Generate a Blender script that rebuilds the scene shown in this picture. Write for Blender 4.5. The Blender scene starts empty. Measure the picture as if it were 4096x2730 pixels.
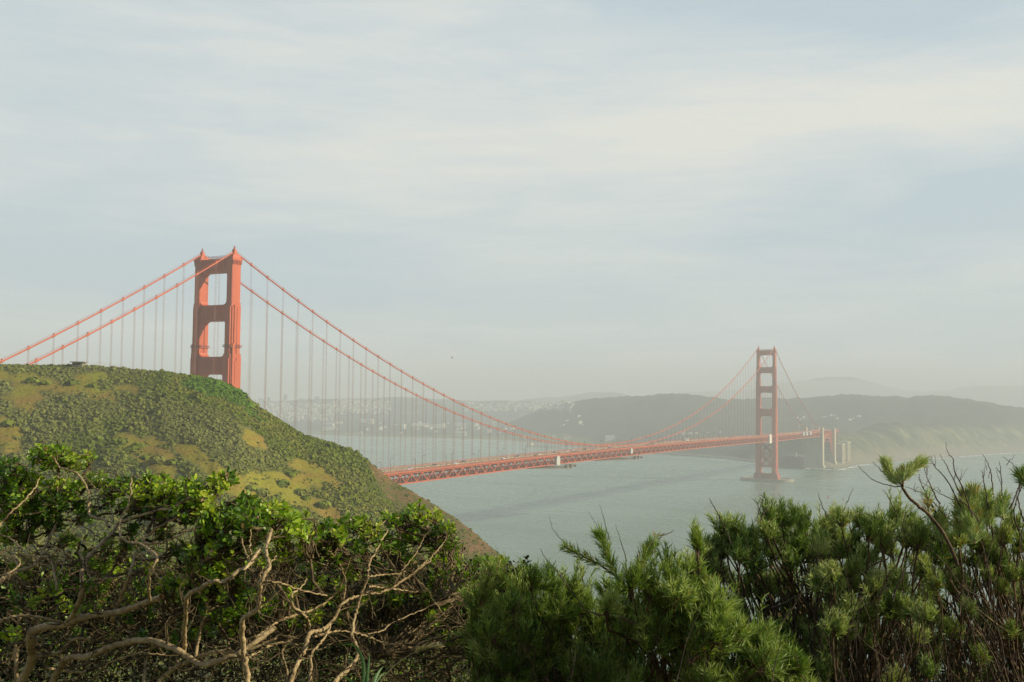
import bpy, math, random
import numpy as np
from mathutils import Vector, Matrix
R = math.radians
rng = np.random.default_rng(7)
random.seed(7)

# ------------------------------------------------------------------ camera
# bridge frame: X runs along the bridge (north tower at 0, south tower at 1280), Y to the east, Z up, water at 0, metres
CX, CY, CZ, YAW, PITCH, ROLL, FPX = -480.27, -478.29, 136.06, 0.50564, 0.054535, 0.0096319, 4158.0
CAM = np.array([CX, CY, CZ])
_f = np.array([math.cos(PITCH)*math.cos(YAW), math.cos(PITCH)*math.sin(YAW), math.sin(PITCH)])
_r = np.array([math.sin(YAW), -math.cos(YAW), 0.0])
_u = np.cross(_r, _f)
RT = _r*math.cos(ROLL) + _u*math.sin(ROLL)
UP = -_r*math.sin(ROLL) + _u*math.cos(ROLL)
scene = bpy.context.scene
col = scene.collection
cam_data = bpy.data.cameras.new('camera')
cam = bpy.data.objects.new('camera', cam_data)
col.objects.link(cam)
cam.matrix_world = Matrix(((RT[0], UP[0], -_f[0], CX), (RT[1], UP[1], -_f[1], CY), (RT[2], UP[2], -_f[2], CZ), (0, 0, 0, 1)))
cam_data.sensor_width = 36.0
cam_data.lens = FPX/4096*36.0
cam_data.clip_start = 0.1
cam_data.clip_end = 60000
scene.camera = cam
scene.view_settings.view_transform = 'Standard'
scene.view_settings.look = 'None'
scene.view_settings.exposure = 0.11
scene.view_settings.gamma = 1.0
scene.render.engine = 'CYCLES'
scene.cycles.use_denoising = True
scene.cycles.denoising_prefilter = 'NONE'
scene.cycles.volume_bounces = 2
scene.cycles.max_bounces = 7
scene.cycles.diffuse_bounces = 3
scene.cycles.transparent_max_bounces = 8

# ------------------------------------------------------------------ sun and sky
SUN_EL, SUN_AZ = R(27), R(-70)            # azimuth measured from +X towards +Y
sdir = Vector((math.cos(SUN_EL)*math.cos(SUN_AZ), math.cos(SUN_EL)*math.sin(SUN_AZ), math.sin(SUN_EL)))
sun_d = bpy.data.lights.new('sun', 'SUN')
sun_d.energy = 5.0
sun_d.angle = R(0.6)
sun_d.color = (1.0, 0.89, 0.65)
sun = bpy.data.objects.new('sun', sun_d)
col.objects.link(sun)
sun.rotation_euler = sdir.to_track_quat('Z', 'Y').to_euler()

world = bpy.data.worlds.new('World')
scene.world = world
world.use_nodes = True
wt = world.node_tree
wt.nodes.clear()
def N(t, kind, **kw):
    n = t.nodes.new(kind)
    for k, v in kw.items():
        if k in ('inputs',):
            for i, val in v.items():
                n.inputs[i].default_value = val
        else:
            setattr(n, k, v)
    return n
def L(t, a, b): t.links.new(a, b)
def ramp(t, fac, stops, interp='LINEAR'):
    n = t.nodes.new('ShaderNodeValToRGB')
    n.color_ramp.interpolation = interp
    e = n.color_ramp.elements
    while len(e) > 1: e.remove(e[-1])
    e[0].position, e[0].color = stops[0][0], (*stops[0][1], 1)
    for p, c in stops[1:]:
        x = e.new(p); x.color = (*c, 1)
    t.links.new(fac, n.inputs[0])
    return n.outputs[0]
def mixc(t, fac, a, b, mode='MIX'):
    n = t.nodes.new('ShaderNodeMix'); n.data_type = 'RGBA'; n.blend_type = mode
    for s, v in ((n.inputs[0], fac), (n.inputs[6], a), (n.inputs[7], b)):
        if hasattr(v, 'is_output'): t.links.new(v, s)
        elif isinstance(v, (int, float)): s.default_value = v
        else: s.default_value = (*v, 1) if len(v) == 3 else v
    return n.outputs[2]
def math_n(t, op, a, b=None, c=None, clamp=False):
    n = t.nodes.new('ShaderNodeMath'); n.operation = op; n.use_clamp = clamp
    for i, v in enumerate((a, b, c)):
        if v is None: continue
        if hasattr(v, 'is_output'): t.links.new(v, n.inputs[i])
        else: n.inputs[i].default_value = v
    return n.outputs[0]
def noise(t, vec, scale, detail=4, rough=0.5, dist=0.0):
    n = t.nodes.new('ShaderNodeTexNoise')
    n.inputs['Scale'].default_value = scale; n.inputs['Detail'].default_value = detail
    n.inputs['Roughness'].default_value = rough; n.inputs['Distortion'].default_value = dist
    if vec is not None: t.links.new(vec, n.inputs['Vector'])
    return n.outputs['Fac']
def mapping(t, vec, loc=(0,0,0), rot=(0,0,0), scale=(1,1,1)):
    n = t.nodes.new('ShaderNodeMapping')
    n.inputs['Location'].default_value = loc; n.inputs['Rotation'].default_value = rot; n.inputs['Scale'].default_value = scale
    t.links.new(vec, n.inputs['Vector'])
    return n.outputs[0]

def build_world():
    t = wt
    out = N(t, 'ShaderNodeOutputWorld'); bg = N(t, 'ShaderNodeBackground')
    bg.inputs['Strength'].default_value = 0.1
    sky = N(t, 'ShaderNodeTexSky', sky_type='NISHITA', sun_disc=False)
    sky.sun_elevation = SUN_EL
    sky.sun_rotation = math.pi/2 - SUN_AZ
    sky.dust_density = 3.0; sky.air_density = 1.2
    tc = N(t, 'ShaderNodeTexCoord')
    # sky direction turned so that +X looks down the strait
    d0 = mapping(t, tc.outputs['Generated'], rot=(0, 0, -YAW))
    sep = N(t, 'ShaderNodeSeparateXYZ'); L(t, d0, sep.inputs[0])
    x, y, z = sep.outputs
    az = math_n(t, 'ARCTAN2', y, x)               # left positive
    el = math_n(t, 'ARCSINE', z)
    comb = N(t, 'ShaderNodeCombineXYZ'); L(t, az, comb.inputs[0]); L(t, el, comb.inputs[1])
    s = comb.outputs[0]
    st1 = mapping(t, s, loc=(3.1, 1.7, 0), rot=(0, 0, R(-7)), scale=(1.6, 7.0, 1))
    n1 = noise(t, st1, 1.6, 5, 0.55, 0.6)
    st2 = mapping(t, s, loc=(9.1, 4.2, 2), rot=(0, 0, R(-16)), scale=(2.4, 13.0, 1))
    n2 = noise(t, st2, 1.8, 6, 0.6, 0.8)
    st3 = mapping(t, s, loc=(1.0, 2.0, 5), rot=(0, 0, R(-28)), scale=(3.0, 26.0, 1))
    n3 = noise(t, st3, 2.2, 6, 0.62, 0.5)
    # cirrus veil: a mostly closed layer, with bluer openings in bands
    def bump(az0, el0, wa, we, tilt=0.0):
        a = math_n(t, 'SUBTRACT', az, az0)
        e = math_n(t, 'SUBTRACT', el, el0)
        e = math_n(t, 'SUBTRACT', e, math_n(t, 'MULTIPLY', a, tilt))
        a = math_n(t, 'DIVIDE', a, wa); e = math_n(t, 'DIVIDE', e, we)
        q = math_n(t, 'ADD', math_n(t, 'MULTIPLY', a, a), math_n(t, 'MULTIPLY', e, e))
        return math_n(t, 'EXPONENT', math_n(t, 'MULTIPLY', q, -1.0))
    def addm(*v):
        o = v[0]
        for q in v[1:]: o = math_n(t, 'ADD', o, q)
        return o
    warm = addm(math_n(t, 'MULTIPLY', bump(-0.12, 0.245, 0.36, 0.060, -0.05), 0.50),
                math_n(t, 'MULTIPLY', bump(-0.42, 0.27, 0.13, 0.03, 0.0), 0.45),
                math_n(t, 'MULTIPLY', bump(-0.1, 0.165, 0.16, 0.014, 0.0), 0.28))
    blue = addm(math_n(t, 'MULTIPLY', bump(0.40, 0.14, 0.22, 0.045, 0.0), 0.55),
                math_n(t, 'MULTIPLY', bump(-0.42, 0.175, 0.16, 0.038, -0.1), 0.85),
                math_n(t, 'MULTIPLY', bump(-0.30, 0.36, 0.30, 0.045, 0.15), 0.60),
                math_n(t, 'MULTIPLY', bump(0.46, 0.36, 0.10, 0.05, 0.0), 0.35),
                math_n(t, 'MULTIPLY', bump(0.02, 0.095, 0.30, 0.02, 0.0), 0.38))
    nn = addm(math_n(t, 'MULTIPLY', math_n(t, 'SUBTRACT', n1, 0.5), 1.3),
              math_n(t, 'MULTIPLY', math_n(t, 'SUBTRACT', n2, 0.5), 1.15),
              math_n(t, 'MULTIPLY', math_n(t, 'SUBTRACT', n3, 0.5), 0.75))
    v = addm(math_n(t, 'SUBTRACT', warm, math_n(t, 'MULTIPLY', blue, 0.9)), nn, 0.50)
    cloud = ramp(t, math_n(t, 'MULTIPLY', v, 0.62, None), [(0.0, (5.2, 6.15, 6.65)), (0.30, (6.15, 6.8, 6.9)), (0.52, (6.9, 7.25, 7.05)), (0.75, (7.7, 7.75, 7.05))])
    # nearer the horizon the veil greys out
    # unseen sky overhead and behind the viewer is dimmed to a deeper blue, to cut fill light
    azn = math_n(t, 'DIVIDE', math_n(t, 'ABSOLUTE', az), math.pi)
    mr = N(t, 'ShaderNodeMapRange', interpolation_type='SMOOTHSTEP'); L(t, azn, mr.inputs[0]); mr.inputs[1].default_value = 0.22; mr.inputs[2].default_value = 0.6
    me_ = N(t, 'ShaderNodeMapRange', interpolation_type='SMOOTHSTEP'); L(t, el, me_.inputs[0]); me_.inputs[1].default_value = 0.42; me_.inputs[2].default_value = 1.0
    thin = math_n(t, 'MAXIMUM', mr.outputs[0], me_.outputs[0])
    cloud = mixc(t, math_n(t, 'MULTIPLY', thin, 0.92), cloud, (1.5, 2.1, 3.1))
    c = mixc(t, 0.92, sky.outputs[0], cloud)
    L(t, c, bg.inputs['Color']); L(t, bg.outputs[0], out.inputs[0])
build_world()

# ------------------------------------------------------------------ helpers
def ray(u, v): return _f + RT*(u-2048)/FPX - UP*(v-1365)/FPX
def at(u, v, d):                                     # point of the place seen at (u, v), d metres ahead
    return CAM + ray(u, v)*d
def on_z(u, v, z):
    r = ray(u, v); return CAM + r*(z-CZ)/r[2]
def proj(P):
    P = np.asarray(P, float) - CAM
    d = P @ _f
    return 2048 + FPX*(P @ RT)/d, 1365 - FPX*(P @ UP)/d, d

def props(o, label=None, cat=None, group=None, kind=None):
    if label: o['label'] = label
    if cat: o['category'] = cat
    if group: o['group'] = group
    if kind: o['kind'] = kind
    return o
def empty(name, loc=(0, 0, 0)):
    o = bpy.data.objects.new(name, None); col.objects.link(o); o.location = loc
    o.empty_display_size = 0.5
    return o

class MB:
    """collects vertices and faces (tris or quads) into one mesh"""
    def __init__(s): s.v = []; s.n = 0; s.q = []; s.t = []; s.poly = []; s.att = []; s.has = False
    def add(s, V, Q=None, T=None, a=None):
        V = np.asarray(V, float).reshape(-1, 3)
        if Q is not None and len(Q): s.q.append(np.asarray(Q).reshape(-1, 4) + s.n)
        if T is not None and len(T): s.t.append(np.asarray(T).reshape(-1, 3) + s.n)
        s.v.append(V); s.n += len(V)
        if a is not None: s.has = True; s.att.append(np.broadcast_to(np.asarray(a, float), (len(V),)))
        else: s.att.append(np.zeros(len(V)))
    def box(s, lo, hi):
        x0, y0, z0 = lo; x1, y1, z1 = hi
        s.hexa([(x0,y0,z0),(x1,y0,z0),(x1,y1,z0),(x0,y1,z0),(x0,y0,z1),(x1,y0,z1),(x1,y1,z1),(x0,y1,z1)])
    def hexa(s, V):
        s.add(V, [(0,3,2,1),(4,5,6,7),(0,1,5,4),(1,2,6,5),(2,3,7,6),(3,0,4,7)])
    def bar(s, a, b, w, h=None, up=(0, 0, 1)):
        a = np.array(a, float); b = np.array(b, float); h = h or w
        d = b-a; d /= np.linalg.norm(d)
        u = np.array(up, float)
        if abs(d @ u) > .99: u = np.array([1., 0, 0])
        r = np.cross(d, u); r /= np.linalg.norm(r); u = np.cross(r, d)
        r = r*w/2; u = u*h/2
        s.hexa([a-r-u, a+r-u, b+r-u, b-r-u, a-r+u, a+r+u, b+r+u, b-r+u])
    def tube(s, pts, rad, k=6, caps=True):
        P = np.asarray(pts, float); n = len(P)
        s.tubes(P[None], np.broadcast_to(np.asarray(rad, float), (n,))[None], k, caps)
    def tubes(s, P, Rd, k=5, caps=False, a=None):
        m, n, _ = P.shape
        T = np.gradient(P, axis=1); T /= np.linalg.norm(T, axis=2, keepdims=True) + 1e-12
        ref = np.where(np.abs(T[:, :1, 2:3]) > 0.9, np.array([1., 0.1, 0]), np.array([0.1, 0.05, 1.]))
        A = np.cross(T, ref); A /= np.linalg.norm(A, axis=2, keepdims=True) + 1e-12
        B = np.cross(T, A)
        ang = np.arange(k)*2*math.pi/k
        V = P[:, :, None] + Rd[:, :, None, None]*(A[:, :, None]*np.cos(ang)[:, None] + B[:, :, None]*np.sin(ang)[:, None])
        i = np.arange(n-1)[:, None]*k; j = np.arange(k)
        f = np.stack([i+j, i+(j+1) % k, i+k+(j+1) % k, i+k+j], -1).reshape(-1, 4)
        F = (f[None] + (np.arange(m)*n*k)[:, None, None]).reshape(-1, 4)
        av = None if a is None else np.repeat(np.asarray(a), n*k)
        T3 = None
        if caps:
            c = []
            for q in range(m):
                o = q*n*k
                for jj in range(1, k-1):
                    c.append((o, o+jj, o+jj+1)); e = o+(n-1)*k; c.append((e, e+jj+1, e+jj))
            T3 = c
        s.add(V.reshape(-1, 3), F, T3, av)
    def prism(s, poly, lo, hi, axis):
        """convex-ish polygon extruded along axis; polygon coordinates are the two other axes in order"""
        n = len(poly)
        def P(p, h):
            if axis == 'x': return (h, p[0], p[1])
            if axis == 'y': return (p[0], h, p[1])
            return (p[0], p[1], h)
        V = [P(p, lo) for p in poly] + [P(p, hi) for p in poly]
        b = s.n
        s.add(V, [(i, (i+1) % n, n+(i+1) % n, n+i) for i in range(n)])
        s.poly.append([b+i for i in range(n)][::-1]); s.poly.append([b+n+i for i in range(n)])
    def build(s, name, m=None, parent=None, smooth=False, attn='var'):
        V = np.concatenate(s.v) if s.v else np.zeros((0, 3))
        loops, starts, tot = [], [], []
        pos = 0
        for arr, k in ((s.q, 4), (s.t, 3)):
            if arr:
                A = np.concatenate(arr); loops.append(A.ravel())
                starts.append(pos + np.arange(len(A))*k); tot.append(np.full(len(A), k)); pos += A.size
        for p in s.poly:
            loops.append(np.array(p)); starts.append(np.array([pos])); tot.append(np.array([len(p)])); pos += len(p)
        me = bpy.data.meshes.new(name)
        loops = np.concatenate(loops).astype(np.int32); starts = np.concatenate(starts).astype(np.int32)
        org = np.zeros(3)
        if not parent and len(V) and name not in ('sky',):
            org = np.array([V[:, 0].mean(), V[:, 1].mean(), V[:, 2].min()]); 
        elif parent is not None:
            org = np.array(WORLD.get(parent.name, np.zeros(3)), float)
        me.vertices.add(len(V)); me.vertices.foreach_set('co', (V-org).astype(np.float32).ravel())
        me.loops.add(len(loops)); me.loops.foreach_set('vertex_index', loops)
        me.polygons.add(len(starts)); me.polygons.foreach_set('loop_start', starts)
        if s.has:
            at_ = me.attributes.new(attn, 'FLOAT', 'POINT'); at_.data.foreach_set('value', np.concatenate(s.att).astype(np.float32))
        me.update(calc_edges=True); me.validate()
        me.polygons.foreach_set('use_smooth', np.full(len(me.polygons), smooth))
        if m: me.materials.append(m)
        o = bpy.data.objects.new(name, me); col.objects.link(o)
        if parent: o.parent = parent
        else: o.location = org
        WORLD[o.name] = org
        return o
WORLD = {}                                              # world origin of each object, so that parts stay in place
def thing(name, loc, label, cat, group=None):
    o = empty(name, loc); WORLD[o.name] = np.array(loc, float)
    return props(o, label, cat, group)
def copy_tree(o, loc, label=None, parent=None, rz=None):
    c = o.copy(); col.objects.link(c)
    if parent is not None: c.parent = parent
    else:
        c.location = loc
        if rz is not None: c.rotation_euler[2] = rz
        if label: c['label'] = label
    for ch in list(o.children): copy_tree(ch, None, None, c)
    return c

# ------------------------------------------------------------------ materials
def mat(name, color, rough=0.6, metal=0.0, var=0.0, vscale=1.0, bump=0.0, bscale=5.0, spec=0.5, island=0.0, trans=0.0, color2=None, stretch=(1, 1, 1)):
    m = bpy.data.materials.new(name); m.use_nodes = True
    t = m.node_tree; b = t.nodes['Principled BSDF']; out = t.nodes['Material Output']
    b.inputs['Roughness'].default_value = rough; b.inputs['Metallic'].default_value = metal
    b.inputs['Specular IOR Level'].default_value = spec
    c = None
    geo = N(t, 'ShaderNodeNewGeometry')
    if color2 is None: color2 = tuple(min(1, x*(1+var)) for x in color); 
    lo = tuple(x*(1-var) for x in color)
    vec = mapping(t, geo.outputs['Position'], scale=stretch)
    if island > 0:
        f = math_n(t, 'ADD', math_n(t, 'MULTIPLY', geo.outputs['Random Per Island'], island), math_n(t, 'MULTIPLY', noise(t, vec, vscale, 4), 1-island))
        c = ramp(t, f, [(0.15, lo), (0.5, color), (0.85, color2)])
    elif var > 0 or color2 is not None:
        c = ramp(t, noise(t, vec, vscale, 5, 0.6), [(0.28, lo), (0.5, color), (0.72, color2)])
    if c is not None: L(t, c, b.inputs['Base Color'])
    else: b.inputs['Base Color'].default_value = (*color, 1)
    if bump > 0:
        bn = N(t, 'ShaderNodeBump'); bn.inputs['Strength'].default_value = 1.0; bn.inputs['Distance'].default_value = bump
        L(t, noise(t, vec, bscale, 6, 0.6), bn.inputs['Height']); L(t, bn.outputs[0], b.inputs['Normal'])
    if trans > 0:
        tr = N(t, 'ShaderNodeBsdfTranslucent'); mx = N(t, 'ShaderNodeMixShader'); mx.inputs[0].default_value = trans
        L(t, c, tr.inputs[0]); L(t, b.outputs[0], mx.inputs[1]); L(t, tr.outputs[0], mx.inputs[2]); L(t, mx.outputs[0], out.inputs['Surface'])
    return m
M = {}
M['orange'] = mat('international_orange_paint', (0.50, 0.090, 0.026), 0.55, var=0.17, vscale=0.16, stretch=(1, 1, 0.22))
M['orange_d'] = mat('orange_paint_weathered', (0.34, 0.07, 0.035), 0.6, var=0.15, vscale=0.1)
M['rope'] = mat('suspender_rope_paint', (0.30, 0.13, 0.10), 0.6, var=0.1)
M['asphalt'] = mat('asphalt', (0.13, 0.115, 0.10), 0.85, var=0.15, vscale=0.3)
M['walk'] = mat('sidewalk_concrete', (0.42, 0.33, 0.20), 0.85, var=0.12, vscale=0.3)
M['conc'] = mat('concrete_weathered', (0.43, 0.385, 0.26), 0.85, var=0.2, vscale=0.08, stretch=(1, 1, 0.3))
M['conc_d'] = mat('concrete_wet', (0.30, 0.28, 0.21), 0.8, var=0.25, vscale=0.1)
M['brick'] = mat('fort_brick', (0.17, 0.09, 0.07), 0.85, var=0.25, vscale=0.2)
M['white'] = mat('white_sheeting', (0.50, 0.49, 0.45), 0.6, var=0.05)
M['dark'] = mat('dark_rubber', (0.02, 0.02, 0.02), 0.6)
M['glass'] = mat('car_glass', (0.03, 0.035, 0.04), 0.1)
M['lampm'] = mat('lamp_post_paint', (0.13, 0.07, 0.05), 0.6)
M['timber'] = mat('scaffold_timber', (0.16, 0.13, 0.10), 0.8, var=0.3, vscale=0.5)
M['bwall'] = mat('stucco_pale', (0.72, 0.69, 0.58), 0.8, var=0.1)
M['bwall2'] = mat('stucco_tan', (0.52, 0.44, 0.33), 0.8, var=0.1)
M['bwall3'] = mat('stucco_grey', (0.34, 0.34, 0.35), 0.8, var=0.1)
M['roof'] = mat('roof_tar', (0.14, 0.10, 0.08), 0.8, var=0.2)
M['roof_r'] = mat('roof_clay_red', (0.30, 0.10, 0.07), 0.8, var=0.2)
M['bunker'] = mat('bunker_concrete', (0.22, 0.21, 0.13), 0.9, var=0.25, vscale=0.8)
M['rust'] = mat('red_buoy_paint', (0.35, 0.05, 0.04), 0.6)

def water_mat():
    m = bpy.data.materials.new('strait_water'); m.use_nodes = True
    t = m.node_tree; b = t.nodes['Principled BSDF']
    geo = N(t, 'ShaderNodeNewGeometry'); p = geo.outputs['Position']
    v = mapping(t, p, rot=(0, 0, 0.6), scale=(1, 0.35, 1))
    big = noise(t, v, 0.004, 4, 0.55, 0.4)
    c = ramp(t, big, [(0.3, (0.085, 0.160, 0.105)), (0.7, (0.120, 0.210, 0.142))])
    L(t, c, b.inputs['Base Color'])
    L(t, ramp(t, noise(t, mapping(t, p, rot=(0, 0, .9), scale=(1, .22, 1)), 0.012, 6, .65, .5), [(.35, (.16,)*3), (.65, (.36,)*3)]), b.inputs['Roughness'])
    b.inputs['IOR'].default_value = 1.72
    bn = N(t, 'ShaderNodeBump'); bn.inputs['Strength'].default_value = 1.0; bn.inputs['Distance'].default_value = 1.0
    v2 = mapping(t, p, rot=(0, 0, 0.9), scale=(1, 0.45, 1))
    h = math_n(t, 'ADD', math_n(t, 'MULTIPLY', noise(t, v2, 0.10, 5, 0.6), 1.7), math_n(t, 'MULTIPLY', noise(t, v, 0.5, 5, 0.6), 0.5))
    L(t, math_n(t, 'MULTIPLY', h, 1.5), bn.inputs['Height']); L(t, bn.outputs[0], b.inputs['Normal'])
    return m
M['water'] = water_mat()

# ------------------------------------------------------------------ value noise in numpy
class VN:
    def __init__(s, seed): s.g = np.random.default_rng(seed).random((256, 256))
    def __call__(s, x, y):
        x = np.asarray(x, float); y = np.asarray(y, float)
        xi = np.floor(x).astype(int); yi = np.floor(y).astype(int); fx = x-xi; fy = y-yi
        fx = fx*fx*(3-2*fx); fy = fy*fy*(3-2*fy); g = s.g
        a = g[xi % 256, yi % 256]; b = g[(xi+1) % 256, yi % 256]; c = g[xi % 256, (yi+1) % 256]; d = g[(xi+1) % 256, (yi+1) % 256]
        return (a*(1-fx)+b*fx)*(1-fy)+(c*(1-fx)+d*fx)*fy
    def fbm(s, x, y, o=4):
        r = 0; a = 0.5; k = 1.0
        for i in range(o): r = r+a*(s(x*k+i*17.3, y*k+i*9.1)-0.5)*2; a /= 2; k *= 2.03
        return r
vn = VN(3)
def sstep(a, b, x):
    t = np.clip((np.asarray(x, float)-a)/(b-a), 0, 1); return t*t*(3-2*t)

# ------------------------------------------------------------------ terrain
sea = MB()
nr, na = 40, 96
rr = np.concatenate([[0], np.geomspace(60, 14500, nr)])
aa = np.arange(na)*2*math.pi/na
V = np.stack([np.outer(rr, np.cos(aa)), np.outer(rr, np.sin(aa)), np.zeros((nr+1, na))], -1).reshape(-1, 3)
Q = [(i*na+j, i*na+(j+1) % na, (i+1)*na+(j+1) % na, (i+1)*na+j) for i in range(1, nr+0) for j in range(na)]
T = [(j, (j+1) % na + na, j+na) for j in range(na)]
V[:, 0] += 600
sea.add(V, Q, [(0, na+j, na+(j+1) % na) for j in range(na)])
props(sea.build('water', M['water']), kind='structure')

def bearing(u, v):
    r = ray(u, v); return math.atan2(-( -r[0]*math.sin(YAW)+r[1]*math.cos(YAW)), r[0]*math.cos(YAW)+r[1]*math.sin(YAW))   # right positive
def sky_pt(u, v):
    r = ray(u, v); h = math.hypot(r[0], r[1]); return bearing(u, v), r[2]/h
# --- near headland: crest seen at these image points, at these ground distances
HR = [(-2600,1500,520),(-1200,1440,490),(-300,1455,450),(0,1463,436),(174,1463,430),(320,1462,425),(420,1470,420),(520,1478,415),(660,1488,405),(766,1504,400),(870,1524,394),(957,1566,388),(1044,1640,382),(1131,1693,380),(1218,1745,377),(1323,1776,374),(1427,1813,371),(1500,1866,366),(1567,1925,362),(1654,1971,357),(1740,2023,352),(1810,2066,346),(1880,2118,340),(1950,2180,333),(2002,2223,328),(2054,2268,322),(2090,2315,316),(2150,2400,305),(2300,2610,285),(2600,2960,250),(3000,3300,215),(3700,3700,180),(5200,4300,150)]
_hb = np.array([sky_pt(u, v) for u, v, r in HR]); _hr = np.array([h[2] for h in HR], float)
def crest(th):
    R_ = np.interp(th, _hb[:, 0], _hr); T_ = np.interp(th, _hb[:, 0], _hb[:, 1])
    return R_, CZ + T_*R_
def headland(th, r):
    Rc, Zc = crest(th)
    n = vn.fbm(th*22, r*0.02, 4)
    # face towards the valley; steeper just below a rounded crest
    dd = Rc-r
    slope = np.interp(th, [-1.5, -0.45, -0.2, 0.0, 0.25], [0.36, 0.36, 0.35, 0.28, 0.22])
    z_face = Zc - slope*np.clip(dd, 0, None)**1.0 - 0.0009*np.clip(dd, 0, 90)**2
    gul = (np.sin(th*30+r*0.03+2*vn.fbm(th*9, r*0.012+3, 3)*3)*0.8 + n*3.4) * sstep(8, 60, dd)
    z_face = z_face + gul*sstep(0, 50, dd)
    # knoll the camera stands on
    z_near = 134.55 + 0.10*vn.fbm(th*8+5, r*0.8, 3) - np.clip(r-4.5, 0, None)*0.52
    k = 6.0
    near = np.where(r < 120, z_near, -1e3)
    z = np.where(r < Rc, np.maximum(z_face, near), 0)
    # seaward side falls away quickly
    z_back = Zc - 0.04*np.clip(r-Rc, 0, 12)**2 - np.clip(r-Rc-12, 0, None)*1.05
    z = np.where(r >= Rc, z_back, z)
    return np.maximum(z, -6)
# patches on the slope (image outlines of bare grass / earth), kept as ground cover colours
def blob(u, v, cx, cy, ax, ay, rot=0.0, wob=0.35):
    c, s = math.cos(rot), math.sin(rot); du, dv = u-cx, v-cy
    a = (du*c+dv*s)/ax; b = (-du*s+dv*c)/ay
    n = vn.fbm(u*0.012+cx, v*0.022+cy, 5)
    return 1-sstep(0.66, 1.04, np.sqrt(a*a+b*b)+n*wob*2.6)
GRASS = [(250,1555,300,62,0.08),(120,1600,80,50,0.3),(20,1740,80,70,0),(560,1790,160,62,0.22),(640,1860,120,60,0.55),(820,1850,150,35,0.62),(1020,1760,75,28,0.5),(1150,1930,170,48,0.1),(1290,1900,90,24,0.6),(1010,1970,120,40,0.1),(1240,2020,140,36,0.3),(1330,2060,130,34,0.6),(700,1960,60,22,0.2),(1200,1860,50,25,0.5),(930,1900,80,20,0.5)]
def masks(P):
    u, v, d = proj(P)
    g = np.zeros(len(u))
    for cx, cy, ax, ay, ro in GRASS: g = np.maximum(g, blob(u, v, cx, cy, ax, ay, ro))
    th = np.arctan2(-(-(P[:, 0]-CX)*math.sin(YAW)+(P[:, 1]-CY)*math.cos(YAW)), (P[:, 0]-CX)*math.cos(YAW)+(P[:, 1]-CY)*math.sin(YAW))
    r = np.hypot(P[:, 0]-CX, P[:, 1]-CY)
    Rc, _ = crest(th)
    vc = np.interp(u, [h[0] for h in HR], [h[1] for h in HR])
    wid = np.interp(u, [1400, 1480, 1560, 1700, 1900, 2000, 2100], [0, 30, 85, 120, 175, 190, 190])
    e = (1-sstep(0.7, 1.05, (v-vc)/np.maximum(wid, 1)+0.7*vn.fbm(u*0.016, v*0.008, 4)))*sstep(1440, 1500, u)
    e = np.where(r > Rc+1, sstep(1350, 1500, u)*0.8, e)
    return g, e
def headland_mesh():
    th = np.concatenate([np.linspace(-math.pi, -0.75, 40, endpoint=False), np.linspace(-0.75, 0.62, 520, endpoint=False), np.linspace(0.62, math.pi, 40)])
    r = np.concatenate([[0.0, 0.8, 1.5], np.arange(2, 9, 0.5), np.geomspace(9.5, 150, 40), np.linspace(154, 460, 190), np.geomspace(465, 640, 30)])
    TH, RR = np.meshgrid(th, r, indexing='ij')
    Z = headland(TH, RR)
    # behind the camera the hill keeps climbing gently
    back = sstep(0.9, 1.6, np.abs(TH))
    Z = Z*(1-back) + back*(134.55+np.clip(RR, 0, 300)*0.1-np.clip(RR-300, 0, None)*0.9)
    Z = np.maximum(Z, -6)
    X = CX+RR*np.cos(YAW-TH); Y = CY+RR*np.sin(YAW-TH)
    V = np.stack([X, Y, Z], -1).reshape(-1, 3)
    n, m_ = TH.shape
    i = np.arange(n-1)[:, None]*m_; j = np.arange(m_-1)
    Q = np.stack([i+j, i+m_+j, i+m_+j+1, i+j+1][::-1], -1).reshape(-1, 4)
    g, e = masks(V)
    g = np.where(np.abs(TH.ravel()) > 0.6, 0.2, g)
    return V, Q, g, e
def terrain_mat():
    m = bpy.data.materials.new('headland_ground'); m.use_nodes = True
    t = m.node_tree; b = t.nodes['Principled BSDF']; b.inputs['Roughness'].default_value = 0.95; b.inputs['Specular IOR Level'].default_value = 0.1
    geo = N(t, 'ShaderNodeNewGeometry'); p = geo.outputs['Position']
    ag = N(t, 'ShaderNodeAttribute', attribute_name='grass'); ae = N(t, 'ShaderNodeAttribute', attribute_name='earth')
    scrub = ramp(t, noise(t, p, 0.5, 5, 0.65), [(0.3, (0.08, 0.088, 0.030)), (0.7, (0.15, 0.15, 0.055))])
    grass = ramp(t, noise(t, p, 0.045, 6, 0.62, 0.6), [(0.36, (0.30, 0.165, 0.045)), (0.5, (0.27, 0.215, 0.026)), (0.62, (0.25, 0.29, 0.014))])
    grass = mixc(t, 0.5, grass, ramp(t, noise(t, p, 1.1, 8, 0.8), [(0.38, (0.09, 0.075, 0.022)), (0.5, (0.21, 0.175, 0.03)), (0.62, (0.34, 0.27, 0.06))]))
    earth = ramp(t, noise(t, mapping(t, p, scale=(1, 1, 0.45)), 0.11, 7, 0.68, 0.5), [(0.30, (0.05, 0.065, 0.018)), (0.46, (0.12, 0.11, 0.035)), (0.58, (0.19, 0.11, 0.055)), (0.74, (0.26, 0.16, 0.09))])
    c = mixc(t, ag.outputs['Fac'], scrub, grass); c = mixc(t, ae.outputs['Fac'], c, earth)
    L(t, c, b.inputs['Base Color'])
    bn = N(t, 'ShaderNodeBump'); bn.inputs['Strength'].default_value = 1.0; bn.inputs['Distance'].default_value = 0.5
    L(t, noise(t, p, 0.6, 7, 0.7), bn.inputs['Height']); L(t, bn.outputs[0], b.inputs['Normal'])
    return m
M['land'] = terrain_mat()
HV, HQ, HG, HE = headland_mesh()
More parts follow.
